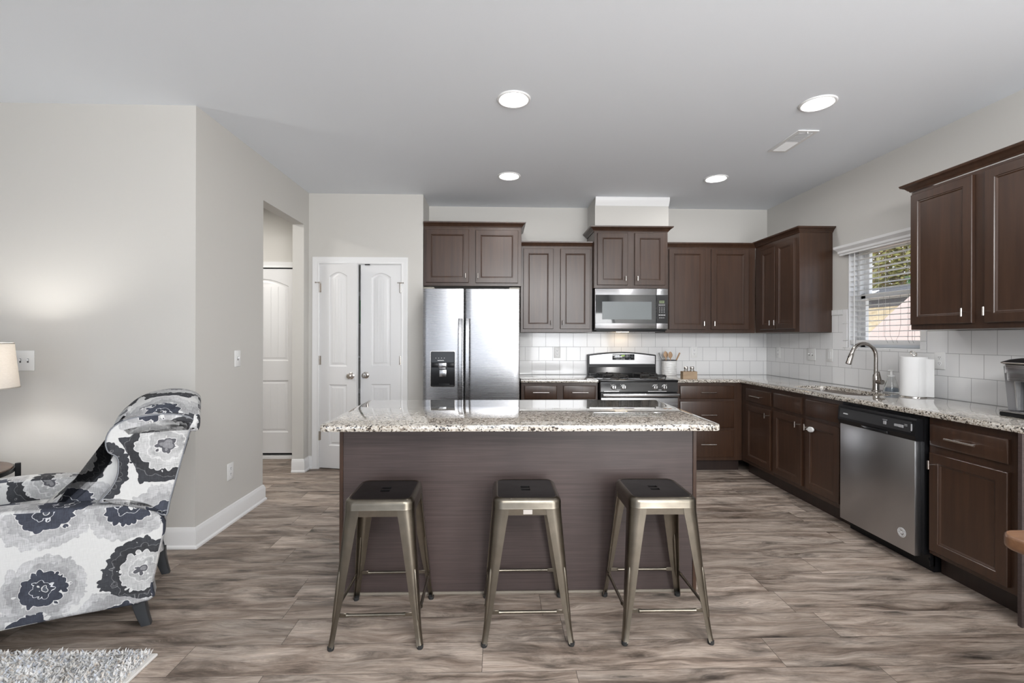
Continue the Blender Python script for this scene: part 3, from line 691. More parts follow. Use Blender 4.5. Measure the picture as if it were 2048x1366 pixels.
# ------------------------------------------------------------------ microwave
t = thing('microwave', 'over-the-range stainless microwave mounted under the short cabinet', 'microwave', (1.018, 4.709, 0))
MW = .758
MB().box(0.002, MW - .002, .03, YB - 4.709 - .01, 1.397, 1.826, .002, 1).build('body', BLK, t)
do = MB().box(.003, .634, 0, .03, 1.413, 1.824, .003).build('door', STEEL, t)
MB().box(.006, .632, -.003, .004, 1.468, 1.760, .001, 1).build('glass', DARKG, do)
SCR = plain('mesh_screen', (.17, .19, .195), .35)
MB().box(.075, .585, -.0036, -.002, 1.508, 1.690).build('screen', SCR, do, 0)
co = MB().box(.637, MW - .003, 0, .03, 1.413, 1.824, .003).build('control_column', STEEL, t)
kp = MB().box(.638, MW - .005, -.003, .004, 1.468, 1.760, .001, 1).build('keypad', BLKM, co)
MB().box(.664, .716, -.0045, -.002, 1.676, 1.702).build('display', LCD, kp, 0)
vs_, fs_ = text_mesh('8:07', .02); MB().add(vs_, fs_, Matrix.Translation((.69, -.0046, 1.689)) @ FACE).build('display_digits', BLK, kp, 0)
m = MB()
for z in (1.664, 1.652): [m.box(.658 + .017 * k, .671 + .017 * k, -.004, -.002, z - .003, z + .003) for k in range(4)]
for z in (1.630, 1.614, 1.598, 1.582): [m.box(.664 + .023 * k, .672 + .023 * k, -.004, -.002, z - .004, z + .004) for k in range(3)]
for k in range(3): m.box(.658 + .024 * k, .678 + .024 * k, -.004, -.002, 1.548, 1.560)
for k in range(3): m.box(.664 + .02 * k, .677 + .02 * k, -.004, -.002, 1.522, 1.529)
m.build('buttons', GREYP, kp, 0)
MB().box(.02, MW - .02, .02, .36, 1.385, 1.398, .004).build('underside_vent', BLK, t)
MB().box(.30, .42, .24, .30, 1.383, 1.3855).build('cooktop_lamp', emit('cooktop_glow', (1, .72, .42), 14), t, 0)

# ------------------------------------------------------------------ dishwasher  (local x = ya - Y, faces -X)
ya = 3.158
t = thing('dishwasher', 'stainless dishwasher with black control strip beside the sink cabinet', 'dishwasher', (2.385, ya, 0), -PI / 2)
DW = .612
MB().box(.0, DW, .035, .60, .10, .878).build('tub', BLK, t)
MB().box(.0, DW, .09, .60, 0, .10).build('toe_panel', BLK, t)
MB().box(.02, .59, .0, .036, .082, .735, .003).build('door', STEELD, t)
cp = MB().prism([(.0, .735), (-.012, .765), (-.004, .852), (.004, .862), (.036, .862), (.036, .735)], .012, .602, 'x').build('control_panel', BLK, t, 20)
def onp(x, z): return (x, -.0125 + (z - .765) * .008 / .087, z)
MB().box(.22, .42, -.016, -.004, .738, .757, .003).build('pocket_handle', BLKM, cp)
MB().prism([(-.013, .78), (-.0075, .84), (-.004, .84), (-.009, .78)], .03, .575, 'x').build('fascia', plain('fascia_grey', (.03, .03, .032), .35), cp, 0)
vs_, fs_ = text_mesh('AMANA', .0115); MB().add(vs_, fs_, Matrix.Translation((.085, -.0125, .808)) @ Matrix.Rotation(-.09, 4, 'X') @ FACE).build('brand_text', PRINT, cp, 0)
m = MB()
for k, (x, s_) in enumerate(((.40, .010), (.474, .007), (.490, .007), (.506, .008), (.520, .008))):
    m.box(x - s_, x + s_, -.0145, -.0095, .806 - s_, .806 + s_, .001, 1)
m.box(.385, .415, -.0140, -.0085, .822, .8245).box(.535, .552, -.0140, -.0085, .819, .821).box(.535, .552, -.0140, -.0085, .812, .814).box(.578, .582, -.014, -.0085, .79, .83)
m.build('button_marks', GREYP, cp, 0)
m = MB()
for k in range(7): m.box(.03 + .012 * k, .036 + .012 * k, -.0085, -.004, .848, .852)
m.build('vent_slots', BLK, cp, 0)
EM = Matrix.Translation((.507, -.0008, .182)) @ FACE
n = 32
m = MB()
for r0, r1 in ((.0275, .0250), (.0185, .0165)):
    m.holes([(r0 * math.cos(2 * PI * k / n), r0 * math.sin(2 * PI * k / n)) for k in range(n)], [[(r1 * math.cos(2 * PI * k / n), r1 * math.sin(2 * PI * k / n)) for k in range(n)]], 0, .0012, EM)
for k in range(14):
    a = 2 * PI * k / 14 + .2; m.box(-.0014, .0014, -.0024, .0024, 0, .0012, M=EM @ Matrix.Rotation(a, 4, 'Z') @ Matrix.Translation((0, .0218, 0)))
for dx, dy, ln in ((-.001, .006, .010), (.002, .001, .012), (-.002, -.005, .009)):
    m.prism([(dx - ln, dy - .0022), (dx + ln, dy), (dx + ln * .8, dy + .0026), (dx - ln, dy + .0018)], 0, .0012, 'z', EM)
m.build('emblem', PRINT, t, 0)
MB().box(.604, .612, .07, .10, .03, .12, .002).tube([(.608, .068, .07), (.608, .06, .07)], .008, 10).build('foot', BLK, t)

# ------------------------------------------------------------------ counter-top things
t = thing('soap_dispenser', 'clear conical glass soap bottle between faucet and paper towels', 'bottle', (2.945, 3.365, .914))
MB().lathe([(0, .002), (.050, .002), (.052, .006), (.048, .02), (.026, .105), (.022, .118), (.024, .124), (.022, .124), (.019, .118), (.023, .104), (.045, .02), (.046, .010), (0, .008)], 28, cap=False).build('bottle', GLASS, t, 60)
MB().lathe([(.0, .011), (.043, .011), (.043, .02), (.038, .04), (0, .04)], 24).build('liquid', LIQ, t, 60)
MB().lathe([(.024, .122), (.024, .13), (.010, .134), (.008, .16), (.012, .162), (.012, .172), (0, .173)], 18).tube([(0, 0, .168), (-.028, 0, .166)], .004, 8).build('pump', CERA, t)
t = thing('paper_towel_roll', 'white paper towel roll on a holder beside the outlet', 'paper towel', (2.905, 3.14, .914))
MB().lathe([(.02, .008), (.074, .008), (.075, .012), (.075, .274), (.074, .278), (.02, .278)], 40, cap=False).build('roll', TOWEL, t, 40)
fl = MB(); pts = []
for k in range(8):
    a = -PI * .62 + k * .09; pts.append((.0765 * math.cos(a), .0765 * math.sin(a)))
px, py = pts[-1]
pts2 = [(pts[0][0] - .0, pts[0][1])] + pts[1:]
tail = [(px + .010, py - .004), (px + .022, py - .012), (px + .036, py - .022)]
allp = pts2 + tail
fl.loft([[(x, y, .008) for x, y in allp], [(x, y, .264) for x, y in allp]], False, False); fl.build('loose_sheet', TOWEL, t, 60)
MB().lathe([(0, 0), (.07, 0), (.07, .006), (.008, .008), (.006, .01)], 30).tube([(0, 0, .005), (0, 0, .285)], .005, 8).tube([(.016 * math.sin(a), .016 * -math.cos(a) * 1.0, .30 - .016 * math.cos(a)) for a in [2 * PI * k / 16 for k in range(17)]], .0035, 8).build('holder', CHROME, t)
# utensil crock
t = thing('utensil_crock', 'white ribbed ceramic crock holding utensils beside the range', 'crock', (1.897, 5.0, .914))
pr = [(0, 0), (.074, 0), (.077, .004)]
for k in range(1, 8): pr += [(.078, .02 * k - .003), (.0765, .02 * k), (.078, .02 * k + .003)]
pr += [(.078, .158)]
MB().lathe(pr + [(.071, .166), (.071, .006), (0, .006)], 36, cap=False).build('pot', CERA, t, 40)
MB().lathe([(.0775, .158), (.080, .160), (.080, .166), (.0705, .167), (.0705, .158)], 36, cap=False).build('rim', plain('dark_rim', (.05, .05, .055), .4), t)
def utensil(name, label, base, tip, kind, mat):
    m = MB(); a, b = Vector(base), Vector(tip)
    if kind == 'stick': m.tube([a, b], [.006, .009], 8)
    else:
        dvec = (b - a).normalized(); m.tube([a, b - dvec * .06], .006, 8); rg = []
        side = Vector((1, 0, 0))
        for k in range(9):
            u = k / 8; c = b - dvec * .07 * (1 - u); ww = .003 + .022 * math.sin(PI * min(1, .08 + u * .9)) ** .8
            rg.append([tuple(c + side * ww * math.cos(2 * PI * j / 10) + Vector((0, 1, 0)) * .005 * math.sin(2 * PI * j / 10)) for j in range(10)])
        m.loft(rg)
    return tag(m.build(name, mat, smooth=50), label, 'utensil', 'utensils in the crock')
C0 = (1.897, 5.0, .921)
utensil('wooden_spoon', 'wooden spoon upright at the back of the crock', (1.88, 5.02, .922), (1.868, 5.03, 1.175), 'spoon', SPOON)
utensil('wooden_spoon', 'wooden spoon upright at the front of the crock', (1.905, 4.98, .922), (1.898, 4.97, 1.172), 'spoon', SPOON)
utensil('wooden_spatula', 'wooden handle leaning out of the crock to the right', (1.885, 4.965, .922), (2.008, 4.985, 1.158), 'stick', SPOON)
utensil('whisk_handle', 'grey steel handle leaning out of the crock to the left', (1.91, 5.035, .922), (1.80, 5.035, 1.158), 'stick', plain('grey_steel', (.5, .5, .5), .35, 1))
# spice rack
t = thing('spice_rack', 'small wooden block holding two glass shakers on the counter', 'rack', (1.852, 4.515, .914))
MB().box(0, .142, 0, .065, 0, .006).box(0, .142, 0, .006, .006, .075, .001, 1).box(0, .142, .059, .065, .006, .075, .001, 1).box(0, .006, .006, .059, .006, .075).box(.136, .142, .006, .059, .006, .075).build('box', RACKW, t)
for i, x in enumerate((1.852 + .042, 1.852 + .103)):
    j = thing('spice_jar', ('left' if i == 0 else 'right') + ' glass shaker with steel lid in the wooden block', 'jar', (x, 4.5475, .920), 0, 'shakers in the block')
    MB().lathe([(0, 0), (.021, 0), (.022, .004), (.022, .075), (.017, .088), (.017, .092), (0, .092)], 20).build('jar', GLASS, j, 50)
    MB().lathe([(.019, .090), (.020, .092), (.020, .112), (.016, .117), (0, .118)], 20).build('lid', CHROME, j, 40)
# coffee maker, faces -X
t = thing('coffee_maker', 'silver and black single-cup coffee maker at the counter end', 'coffee maker', (2.655, 2.366, .914), -PI / 2)
CW = .215
MB().box(-.006, CW + .006, .0, .33, 0, .022, .006).build('base', BLK, t)
m = MB().box(-.004, CW + .004, -.004, .12, .022, .032, .004)
m.build('drip_tray', STEEL, t)
m = MB()
for k in range(9): m.box(.02 + .02 * k, .028 + .02 * k, .01, .10, .0318, .0328)
m.build('tray_slots', BLK, t, 0)
SILV = plain('silver_plastic', (.30, .30, .31), .4, .5)
for a_ in (.004, CW - .046): MB().prism([(.040, .03), (.014, .26), (.30, .26), (.30, .03)], a_, a_ + .042, 'x').build('side_panel', SILV, t)
MB().box(.046, CW - .046, .075, .30, .032, .26).build('back_housing', BLK, t)
MB().prism([(.037, .034), (.014, .24), (.05, .24), (.05, .034)], .0465, .053, 'x').build('side_strip', plain('silver_strip', (.75, .75, .75), .25, .8), t)
MB().loft([[(x, y, z) for x, y in rrect(.004 + i, CW - .004 - i, -.002 + i * .5 + 0, .20, .035)] for z, i in ((.185, .012), (.187, .008), (.225, .006), (.2255, .0), (.268, 0), (.272, .004))]).build('brew_head', STEEL, t, 40)
MB().loft([[(x, y, z) for x, y in rrect(-.002 + i, CW + .002 - i, -.012 + i, .31 - i, .035)] for z, i in ((.272, .004), (.276, 0), (.284, 0), (.296, .02), (.305, .05))]).build('lid', BLKM, t, 40)
MB().tube([(x, y, .279) for x, y in rrect(-.003, CW + .003, -.013, .311, .035)] + [(CW + .003, .276, .279)], .004, 8).build('lid_trim', CHROME, t)

# ------------------------------------------------------------------ outlets and switches
def plate(label, loc, rz, w, kind, h=.118):
    sw = kind.startswith('s')
    t = thing('light_switch' if sw else 'wall_outlet', label, 'switch' if sw else 'outlet', loc, rz, 'wall plates')
    MB().box(-w / 2, w / 2, -.006, 0, -h / 2, h / 2, .0035, 2).build('cover_plate', PLATE, t)
    n = 2 if w > .09 else 1
    for k in range(n):
        x = (k - (n - 1) / 2) * .046
        if kind == 'sr': MB().box(x - .017, x + .017, -.009, -.005, -.034, .034, .0015, 1).build('rocker', WHITE, t)
        elif kind.startswith('s'):
            MB().box(x - .005, x + .005, -.0068, -.005, -.013, .013).build('toggle_slot', SLOT, t, 0)
            MB().box(x - .004, x + .004, -.018, -.006, -.001, .011, .0015, 1).build('toggle', WHITE, t)
        else:
            for z in (.020, -.020):
                o = MB().lathe([(.0165, 0), (.0165, .0015), (0, .0015)], 20, M=Matrix.Translation((x, -.006, z)) @ FACE).build('receptacle', WHITE, t)
                MB().box(x - .007, x - .0045, -.0082, -.0073, z - .001, z + .008).box(x + .0045, x + .007, -.0082, -.0073, z - .001, z + .008).box(x - .002, x + .002, -.0082, -.0073, z - .010, z - .005).build('slots', SLOT, o, 0)
    return t
plate('white outlet on backsplash between fridge and range', (.686, YB - .0085, 1.155), 0, .072, 'o')
plate('white outlet on backsplash right of the utensil crock', (2.216, YB - .0085, 1.162), 0, .072, 'o')
R_ = -PI / 2
plate('white outlet on the window-wall tile under the corner cabinet', (XR - .0085, 4.88, 1.168), R_, .078, 'o')
plate('white double toggle switch on tile left of the faucet', (XR - .0085, 4.364, 1.166), R_, .118, 's')
plate('white rocker switch on tile between double switch and window', (XR - .0085, 4.116, 1.166), R_, .074, 'sr')
plate('white outlet on tile right of the paper towels', (XR - .0085, 3.078, 1.168), R_, .078, 'o')
plate('white toggle switch on the left wall beside the hall opening', (XL + .0005, 3.405, 1.16), PI / 2, .075, 's')
plate('white outlet low on the left wall above the baseboard', (XL + .0005, 3.318, .368), PI / 2, .075, 'o')
plate('white double toggle switch on the wall beside the lamp', (-2.905, YA - .0005, 1.166), 0, .118, 's', .126)

# ------------------------------------------------------------------ window, blind
m = MB(); xo = XR + .085
struct(MB().box(XR - .004, XR + .15, WY0 + .0005, WY1 - .0005, WZ0 - .012, WZ0 + .006, .003).build('trim_11', WHITE, smooth=0), 'white window sill board')
rv = MB().box(XR + .0, XR + .15, WY0 - .002, WY0 + .006, WZ0, WZ1).box(XR + .0, XR + .15, WY1 - .006, WY1 + .002, WZ0, WZ1).box(XR, XR + .15, WY0, WY1, WZ1 - .006, WZ1 + .002)
struct(rv.build('trim_12', WHITE, smooth=0), 'white window reveal')
wn = MB(); fw = .05
y0, y1 = WY0 + .006, WY1 - .006
for xx, za, zb in ((xo + .03, 1.655, WZ1), (xo, WZ0 + .006, 1.695)):
    wn.box(xx, xx + .03, y0 + .025, y0 + .025 + fw, za, zb, .003, 1).box(xx, xx + .03, y1 - .025 - fw, y1 - .025, za, zb, .003, 1)
    wn.box(xx, xx + .03, y0 + .025, y1 - .025, za, za + fw * .8, .003, 1).box(xx, xx + .03, y0 + .025, y1 - .025, zb - fw * .8, zb, .003, 1)
wn.box(xo - .01, xo + .065, y0, y0 + .028, WZ0, WZ1).box(xo - .01, xo + .065, y1 - .028, y1, WZ0, WZ1)
w1 = struct(wn.build('window_1', WHITE, smooth=20), 'white double-hung kitchen window')
MB().box(xo + .042, xo + .046, y0 + .06, y1 - .06, 1.68, WZ1 - .03).box(xo + .012, xo + .016, y0 + .06, y1 - .06, WZ0 + .03, 1.67).build('pane', PANE, w1, 0)
t = thing('window_blind', 'white slatted blind with valance in the kitchen window', 'blind', (XR + .032, (WY0 + WY1) / 2, 0))
hw = (WY1 - WY0) / 2 - .012
m = MB(); tilt = math.radians(2)
for k in range(17):
    z = 1.335 + .0432 * k
    M = Matrix.Translation((0, 0, z)) @ Matrix.Rotation(tilt, 4, 'Y')
    m.loft([[(-.025, y, -.0010), (-.012, y, .0012), (.012, y, .0012), (.025, y, -.0010), (.025, y, -.0034), (.012, y, -.0012), (-.012, y, -.0012), (-.025, y, -.0034)] for y in (-hw, hw)], True, True, M)
m.build('slats', SLAT, t, 30)
MB().box(-.027, .027, -hw, hw, 1.268, 1.306, .006).build('bottom_rail', WHITE, t)
MB().box(-.028, .028, -hw, hw, 2.042, 2.080).build('head_rail', WHITE, t)
vy = .392
pf = [(.0, 2.038), (.014, 2.038), (.016, 2.05), (.024, 2.058), (.026, 2.075), (.036, 2.088), (.046, 2.098), (.048, 2.118), (.0, 2.118)]
M = Matrix.Translation((-.032 - .0, 0, 0))
MB().sweep([(-.002, vy - .01), (-.022, vy - .01), (-.022, -vy - .0), (-.002, -vy - .0)], pf, M).build('valance', WHITE, t, 20)
MB().tube([(-.036, hw - .06, 2.04), (-.036, hw - .058, 1.19)], .0045, 8).build('tilt_wand', WHITE, t)
m = MB()
for y in (-hw + .10, .03, hw - .10):
    for x in (-.027, .027): m.tube([(x, y, 1.30), (x, y, 2.05)], .0009, 5)
m.build('ladder_cord', WHITE, t)
m = MB()
for y, sway in ((-.02, .03), (-.075, .028), (-.17, -.03), (-.24, .0), (-.27, .004)):
    m.tube([(-.030, y, 1.65), (-.031, y - .004, 1.42), (-.033, y - sway * .3, 1.345), (-.034, y - sway, 1.31), (-.030, y - sway - .008, 1.285)], .0010, 5)
m.build('lift_cord', plain('cord', (.25, .24, .24), .8), t)

# ------------------------------------------------------------------ outdoors seen through the window
struct(MB().box(XR + .16, 40, -12, 40, -.5, -.4).build('ground', GRASS, smooth=0))
struct(MB().prism([(8.6, -.4), (8.6, .9), (12.0, 2.30), (14, 2.6), (26, 3.0), (26, -.4)], -2, 40, 'y').build('hillside', GRASS, smooth=0), 'dry grass hillside outside the window')
nb = MB().prism([(9.35, -.4), (9.35, 1.34), (9.22, 1.34), (8.46, 1.90), (7.6, 2.5), (7.6, -.4)], 7.5, 7.62, 'x').build('garden_wall', PINK, smooth=0)
tag(nb, 'pinkish sloped retaining wall outside the kitchen window', 'wall')
rf = thing('shed', 'dark roofed shed beyond the grass hill outside the window', 'shed', (12.15, 14.2, 2.2))
MB().box(0, 1.2, -4, 4, 0, .42).build('shed_wall', plain('shed_wall', (.10, .095, .095), .9), rf); MB().prism([(-.15, .40), (.6, .78), (1.35, .40)], -4.2, 4.2, 'y').build('roof', ROOF, rf, 0)
for a, b, z in ((-.35, .05, .0), (.35, .85, .12)): MB().prism([(-.02, .47 + z), (.18, .57 + z), (.19, .555 + z), (-.01, .455 + z)], a, b, 'y').build('skylight', plain('pale_panel', (.85, .83, .78), .5), rf, 0)
def bush(label, loc, r, h, mat, n, name='tree'):
    t = thing(name, label, 'tree', loc, 0, 'trees outside the window')
    MB().tube([(0, 0, -1.2), (.03, .02, h * .5), (0, .05, h * .85)], [.10, .07, .03], 8).build('trunk', BARK, t)
    m = MB()
    for k in range(n):
        th = random.uniform(0, 2 * PI); rr = r * random.random() ** .5; z = h * (.15 + .85 * random.random())
        c = Vector((rr * math.cos(th), rr * math.sin(th), z)); s_ = random.uniform(.06, .13)
        a = Vector((random.uniform(-1, 1), random.uniform(-1, 1), random.uniform(-1, 1))).normalized(); b = a.orthogonal().normalized() * .55
        m.add([tuple(c - a * s_), tuple(c + b * s_), tuple(c + a * s_), tuple(c - b * s_)], [(0, 1, 2, 3)])
    m.build('foliage', mat, t, 0)
    return t
bush('brown leafed tree at the left of the window view', (15.0, 18.55, 2.6), .85, 3.2, LEAFB, 2400)
bush('olive leafed tree in the middle of the window view', (15.0, 16.75, 2.6), .85, 3.3, LEAF, 2400)
bush('low green shrub at the right of the window view', (14.6, 15.3, 2.6), .5, .9, LEAFG, 700, 'shrub')
bush('tall brown leafed tree standing behind the olive tree', (17.4, 18.9, 2.6), 1.4, 4.6, LEAFB, 3000)
bush('tall olive leafed tree behind at the right of the window view', (18.4, 21.9, 2.6), 1.5, 4.6, LEAF, 2400)

# ------------------------------------------------------------------ ceiling lights, vent
for i, (x, y, lb) in enumerate(((.108, 2.80, 'recessed ceiling light above the island, nearest the camera'), (1.975, 2.79, 'recessed ceiling light beside the ceiling vent'),
                   (.12, 4.13, 'recessed ceiling light in front of the refrigerator'), (1.99, 4.13, 'recessed ceiling light in front of the corner cabinets'))):
    t = thing('recessed_light', lb, 'ceiling light', (x, y, H), 0, 'recessed lights')
    MB().lathe([(.103, 0), (.101, -.006), (.094, -.009), (.084, -.006), (.080, -.001), (.080, 0)], 36, cap=False).build('trim_ring', WHITE, t, 50)
    MB().lathe([(0, -.0012), (.081, -.0012), (.081, -.0004), (0, -.0004)], 36).build('lens', LED, t)
t = thing('ceiling_vent', 'white rectangular air vent in the ceiling near the window wall', 'vent', (2.166, 3.33, H))
VW, VL = .075, .184
m = MB(); m.holes(rrect(-VW, VW, -VL, VL, .004, 2), [rrect(-VW + .028, VW - .028, -VL + .028, VL - .028, .002, 2)], -.008, -.001); m.build('frame', WHITE, t)
MB().box(-VW + .026, VW - .026, -VL + .026, VL - .026, -.002, -.0005).build('duct', plain('duct_dark', (.10, .09, .085), .9), t)
m = MB()
for k in range(22):
    y = -VL + .036 + k * (2 * VL - .072) / 21; m.box(-VW + .027, VW - .027, -.001, .001, -.006, .006, M=Matrix.Translation((0, y, -.007)) @ Matrix.Rotation(math.radians(-42 if y < 0 else 42), 4, 'X'))
m.build('louvers', WHITE, t)
MB().tube([(.0, -VL + .014, -.008), (.0, -VL + .014, -.020)], .003, 8).build('damper_lever', WHITE, t)

# ------------------------------------------------------------------ stools
def make_stool():
    t = thing('bar_stool', '', 'stool', (0, 0, 0), 0, 'metal bar stools')
    hs, z0, z1 = .151, .572, .6165
    # cap with rolled edge, grip slot
    m = MB(); rings = []
    R = .045
    for d, z in ((-.001, .571), (0, .574), (0, .594), (.003, .604), (.009, .611), (.016, .6145), (.019, .6145), (.0225, .6125)):
        rings.append([(x, y, z) for x, y in rrect(-hs + d, hs - d, -hs + d, hs - d, R - d * .6, 8)])
    m.loft(rings, False)
    sl = [[(-.021, .005), (.021, .005), (.021, .034), (-.021, .034)], [(-.021, -.030), (.021, -.030), (.021, -.005), (-.021, -.005)]]
    mt = MB().holes([(x, y) for x, y in rrect(-hs + .0225, hs - .0225, -hs + .0225, hs - .0225, R - .0135, 8)], sl, .6125, .6125, walls=False, bottom=False)
    for L in sl: mt.loft([[(x, y, .600) for x, y in L], [(x, y, .6125) for x, y in L]], False)
    m.build('seat_rim', GUN, t, 40); mt.build('seat', GUND, t, 30)
    MB().box(-.13, .13, -.13, .13, .568, .571).build('seat_underside', GUN, t, 0)
    # apron
    ap = MB()
    for a in range(4):
        M = Matrix.Rotation(a * PI / 2, 4, 'Z'); ap.box(-.10, .10, -hs + .002, -hs + .0045, .543, .574, M=M)
    ap.build('apron', GUN, t, 0)
    # pressed legs
    for a in range(4):
        M = Matrix.Rotation(a * PI / 2, 4, 'Z'); rings = []
        prof = [(.574, hs - .0005, .070, .044), (.545, hs + .001, .068, .042), (.50, hs + .0045, .063, .038), (.40, hs + .012, .054, .032), (.30, hs + .020, .046, .027), (.20, hs + .0275, .038, .022),
                (.12, hs + .034, .029, .017), (.07, hs + .039, .026, .014), (.02, hs + .0455, .024, .012), (.0, hs + .048, .0235, .012)]
        for z, h_, wl, r in prof:
            th = .003; pts = []
            c = h_ - r
            pts.append((-(h_ - wl), -h_))
            for k in range(9):
                an = -PI / 2 - k * PI / 2 / 8; pts.append((-c + r * math.cos(an), -c + r * math.sin(an)))
            pts.append((-h_, -(h_ - wl)))
            inn = []
            ri = max(r - th, .002)
            inn.append((-h_ + th, -(h_ - wl)))
            for k in range(9):
                an = PI + k * PI / 2 / 8; inn.append((-c + ri * math.cos(an), -c + ri * math.sin(an)))
            inn.append((-(h_ - wl), -h_ + th))
            rings.append([(x, y, max(z, .012)) for x, y in pts + inn])
        lg = MB().loft(rings[:-1] + [rings[-1]], True, True, M).build('leg', GUN, t, 35)
        # stiffening rib along the corner of the leg
        rp = []
        for z, h_, r in ((.325, hs + .018, .028), (.305, hs + .0196, .0272), (.26, hs + .0228, .025), (.20, hs + .0275, .022), (.14, hs + .0323, .0186), (.118, hs + .034, .017), (.10, hs + .0358, .0157)):
            q = (h_ - r) + r * .7071 - .0025; rp.append((-q, -q, z))
        MB().tube(rp, [.003, .0075, .0088, .0085, .008, .007, .003], 10, M=M).build('rib', GUN, lg, 60)
        q = hs + .048 - .0125
        MB().lathe([(.0, .0), (.0125, .0), (.014, .004), (.014, .016), (.010, .017), (0, .017)], 14, (-q, -q, 0), M=M).build('rubber_foot', RUB, lg)
    # rungs, flat at the ends
    for a in range(4):
        M = Matrix.Rotation(a * PI / 2, 4, 'Z'); h_ = hs + .028; z = .140; L = h_ - .020
        m = MB().tube([(-L + .035, -h_, z), (-L + .05, -h_, z), (L - .05, -h_, z), (L - .035, -h_, z)], [.009, .0068, .0068, .009], 10, M=M)
        for s_ in (-1, 1): m.box(min(s_ * L, s_ * (L - .04)), max(s_ * L, s_ * (L - .04)), -h_ - .002, -h_ + .002, z - .009, z + .009, .0015, 1, M=M)
        m.build('footrest', GUN, t, 40)
    # cross brace below the seat
    m = MB()
    for a in (0, 1):
        M = Matrix.Rotation(PI / 4 + a * PI / 2, 4, 'Z'); m.box(-.195, .195, -.010, .010, .546 - .006 * a, .549 - .006 * a, M=M).tube([(-.19, 0, .544 - .006 * a), (.19, 0, .544 - .006 * a)], .006, 8, M=M)
    m.build('cross_brace', GUND, t, 40)
    return t
st = make_stool(); st.location = (-.503, 2.153, 0); st.rotation_euler = (0, 0, math.radians(.6)); st['label'] = 'leftmost antique metal bar stool under the island overhang'
s2 = dup(st, (.143, 2.160, 0), 0, 'middle antique metal bar stool with a small label under its seat edge')
s3 = dup(st, (.747, 2.158, 0), math.radians(-.4), 'rightmost antique metal bar stool near the island right end')
MB().box(-.019, .021, -.1518, -.1493, .5475, .5675, .001, 1).build('maker_plate', plain('pale_metal', (.75, .72, .68), .3, .7), s2)

# ------------------------------------------------------------------ wooden table corner (right) 
t = thing('dining_table', 'warm wooden table corner at the right edge of the picture', 'table', (1.446, -.25, 0))
TP = rrect(0, .9, 0, 1.555, .05, 8)
MB().loft([[(x, y, z) for x, y in rrect(i, .9 - i, i, 1.555 - i, .05 - i, 8)] for z, i in ((.722, .006), (.727, .001), (.733, 0), (.752, 0), (.758, .001), (.762, .005))]).build('tabletop', TABLEW, t, 40)
for x, y in ((.60, .15), (.60, 1.30), (.78, .15), (.78, 1.30)): MB().box(x, x + .06, y, y + .06, 0, .722, .004).build('leg', TABLEW, t)

# ------------------------------------------------------------------ side table and lamp
t = thing('side_table', 'round dark wood side table with black frame by the wall', 'side table', (-2.862, 2.46, 0))
MB().lathe([(0, .575), (.258, .575), (.264, .579), (.264, .597), (.260, .601), (0, .601)], 56).build('tabletop', WALNUT, t, 40)
MB().lathe([(.2655, .572), (.270, .572), (.270, .594), (.2655, .594)], 56, cap=False).build('band', BLK, t, 40)
for k in range(3):
    a = math.radians(42 + 120 * k); c, s_ = math.cos(a), math.sin(a)
    MB().box(.268, .292, -.008, .008, .0, .612, .002, 1, M=Matrix.Rotation(a, 4, 'Z')).build('leg', BLK, t)
MB().lathe([(.262, .10), (.27, .10), (.27, .115), (.262, .115)], 40, cap=False).build('stretcher_ring', BLK, t)
t = thing('table_lamp', 'lit table lamp with tapered beige linen shade on side table', 'lamp', (-2.75, 2.50, .601))
MB().lathe([(0, 0), (.075, 0), (.078, .006), (.07, .014), (.02, .02), (.03, .05), (.055, .12), (.05, .20), (.02, .28), (.012, .30), (.012, .42), (0, .42)], 28).build('base', CERA, t, 50)
MB().lathe([(.181, .438), (.159, .678), (.157, .678), (.179, .438)], 48, cap=False).build('lamp_shade', SHADE, t, 40)
MB().lathe([(.183, .436), (.183, .442), (.178, .442), (.178, .436)], 48, cap=False).lathe([(.160, .674), (.160, .680), (.156, .680), (.156, .674)], 48, cap=False).build('shade_trim', plain('shade_trim', (.45, .41, .36), .8), t)
MB().tube([(0, 0, .41), (0, 0, .47)], .012, 10).lathe([(.0, .47), (.014, .475), (.03, .52), (.028, .545), (.0, .56)], 16).build('bulb', emit('bulb_glow', (1, .92, .82), 5), t)
MB().tube([(-.157, 0, .668), (0, 0, .668), (.157, 0, .668)], .002, 6).build('shade_spider', CHROME, t)
light('lamp_light', 'POINT', (-2.75, 2.50, 1.17), (0, 0, 0), 12, (1, .975, .94), shadow_soft_size=.05)

# ------------------------------------------------------------------ rug
t = thing('shag_rug', 'pale shag rug on the floor in front of the armchair', 'rug', (-1.385, 1.945, 0))
MB().box(-1.9, 0, -1.6, 0, 0.0005, .012, .003, 1).build('backing', plain('rug_binding', (.72, .70, .67), .9), t)
m = MB(); att = []
for k in range(21000):
    dense = k < 15000
    x = random.uniform(-.95 if dense else -1.88, -.016); y = random.uniform(-.55 if dense else -1.58, -.008)
    a = random.uniform(0, 2 * PI); ln = random.uniform(.014, .028); hh = random.uniform(.012, .026); wd = random.uniform(.0022, .0042); tv = random.random()
    c, s_ = math.cos(a), math.sin(a); b = len(m.v)
    lx = c * ln * (.6 if x > -.03 else 1); ly = s_ * ln
    if x + lx > -.004: lx = -abs(lx)
    m.v += [(x - s_ * wd, y + c * wd, .011), (x + s_ * wd, y - c * wd, .011), (x + lx * .5 + s_ * wd, y + ly * .5 - c * wd, .011 + hh * .8), (x + lx * .5 - s_ * wd, y + ly * .5 + c * wd, .011 + hh * .8), (x + lx, y + ly, .011 + hh)]
    m.f += [[b, b + 1, b + 2, b + 3], [b + 3, b + 2, b + 4]]; att += [tv] * 5
me = bpy.data.meshes.new('pile'); me.from_pydata(m.v, [], m.f); me.materials.append(SHAG)
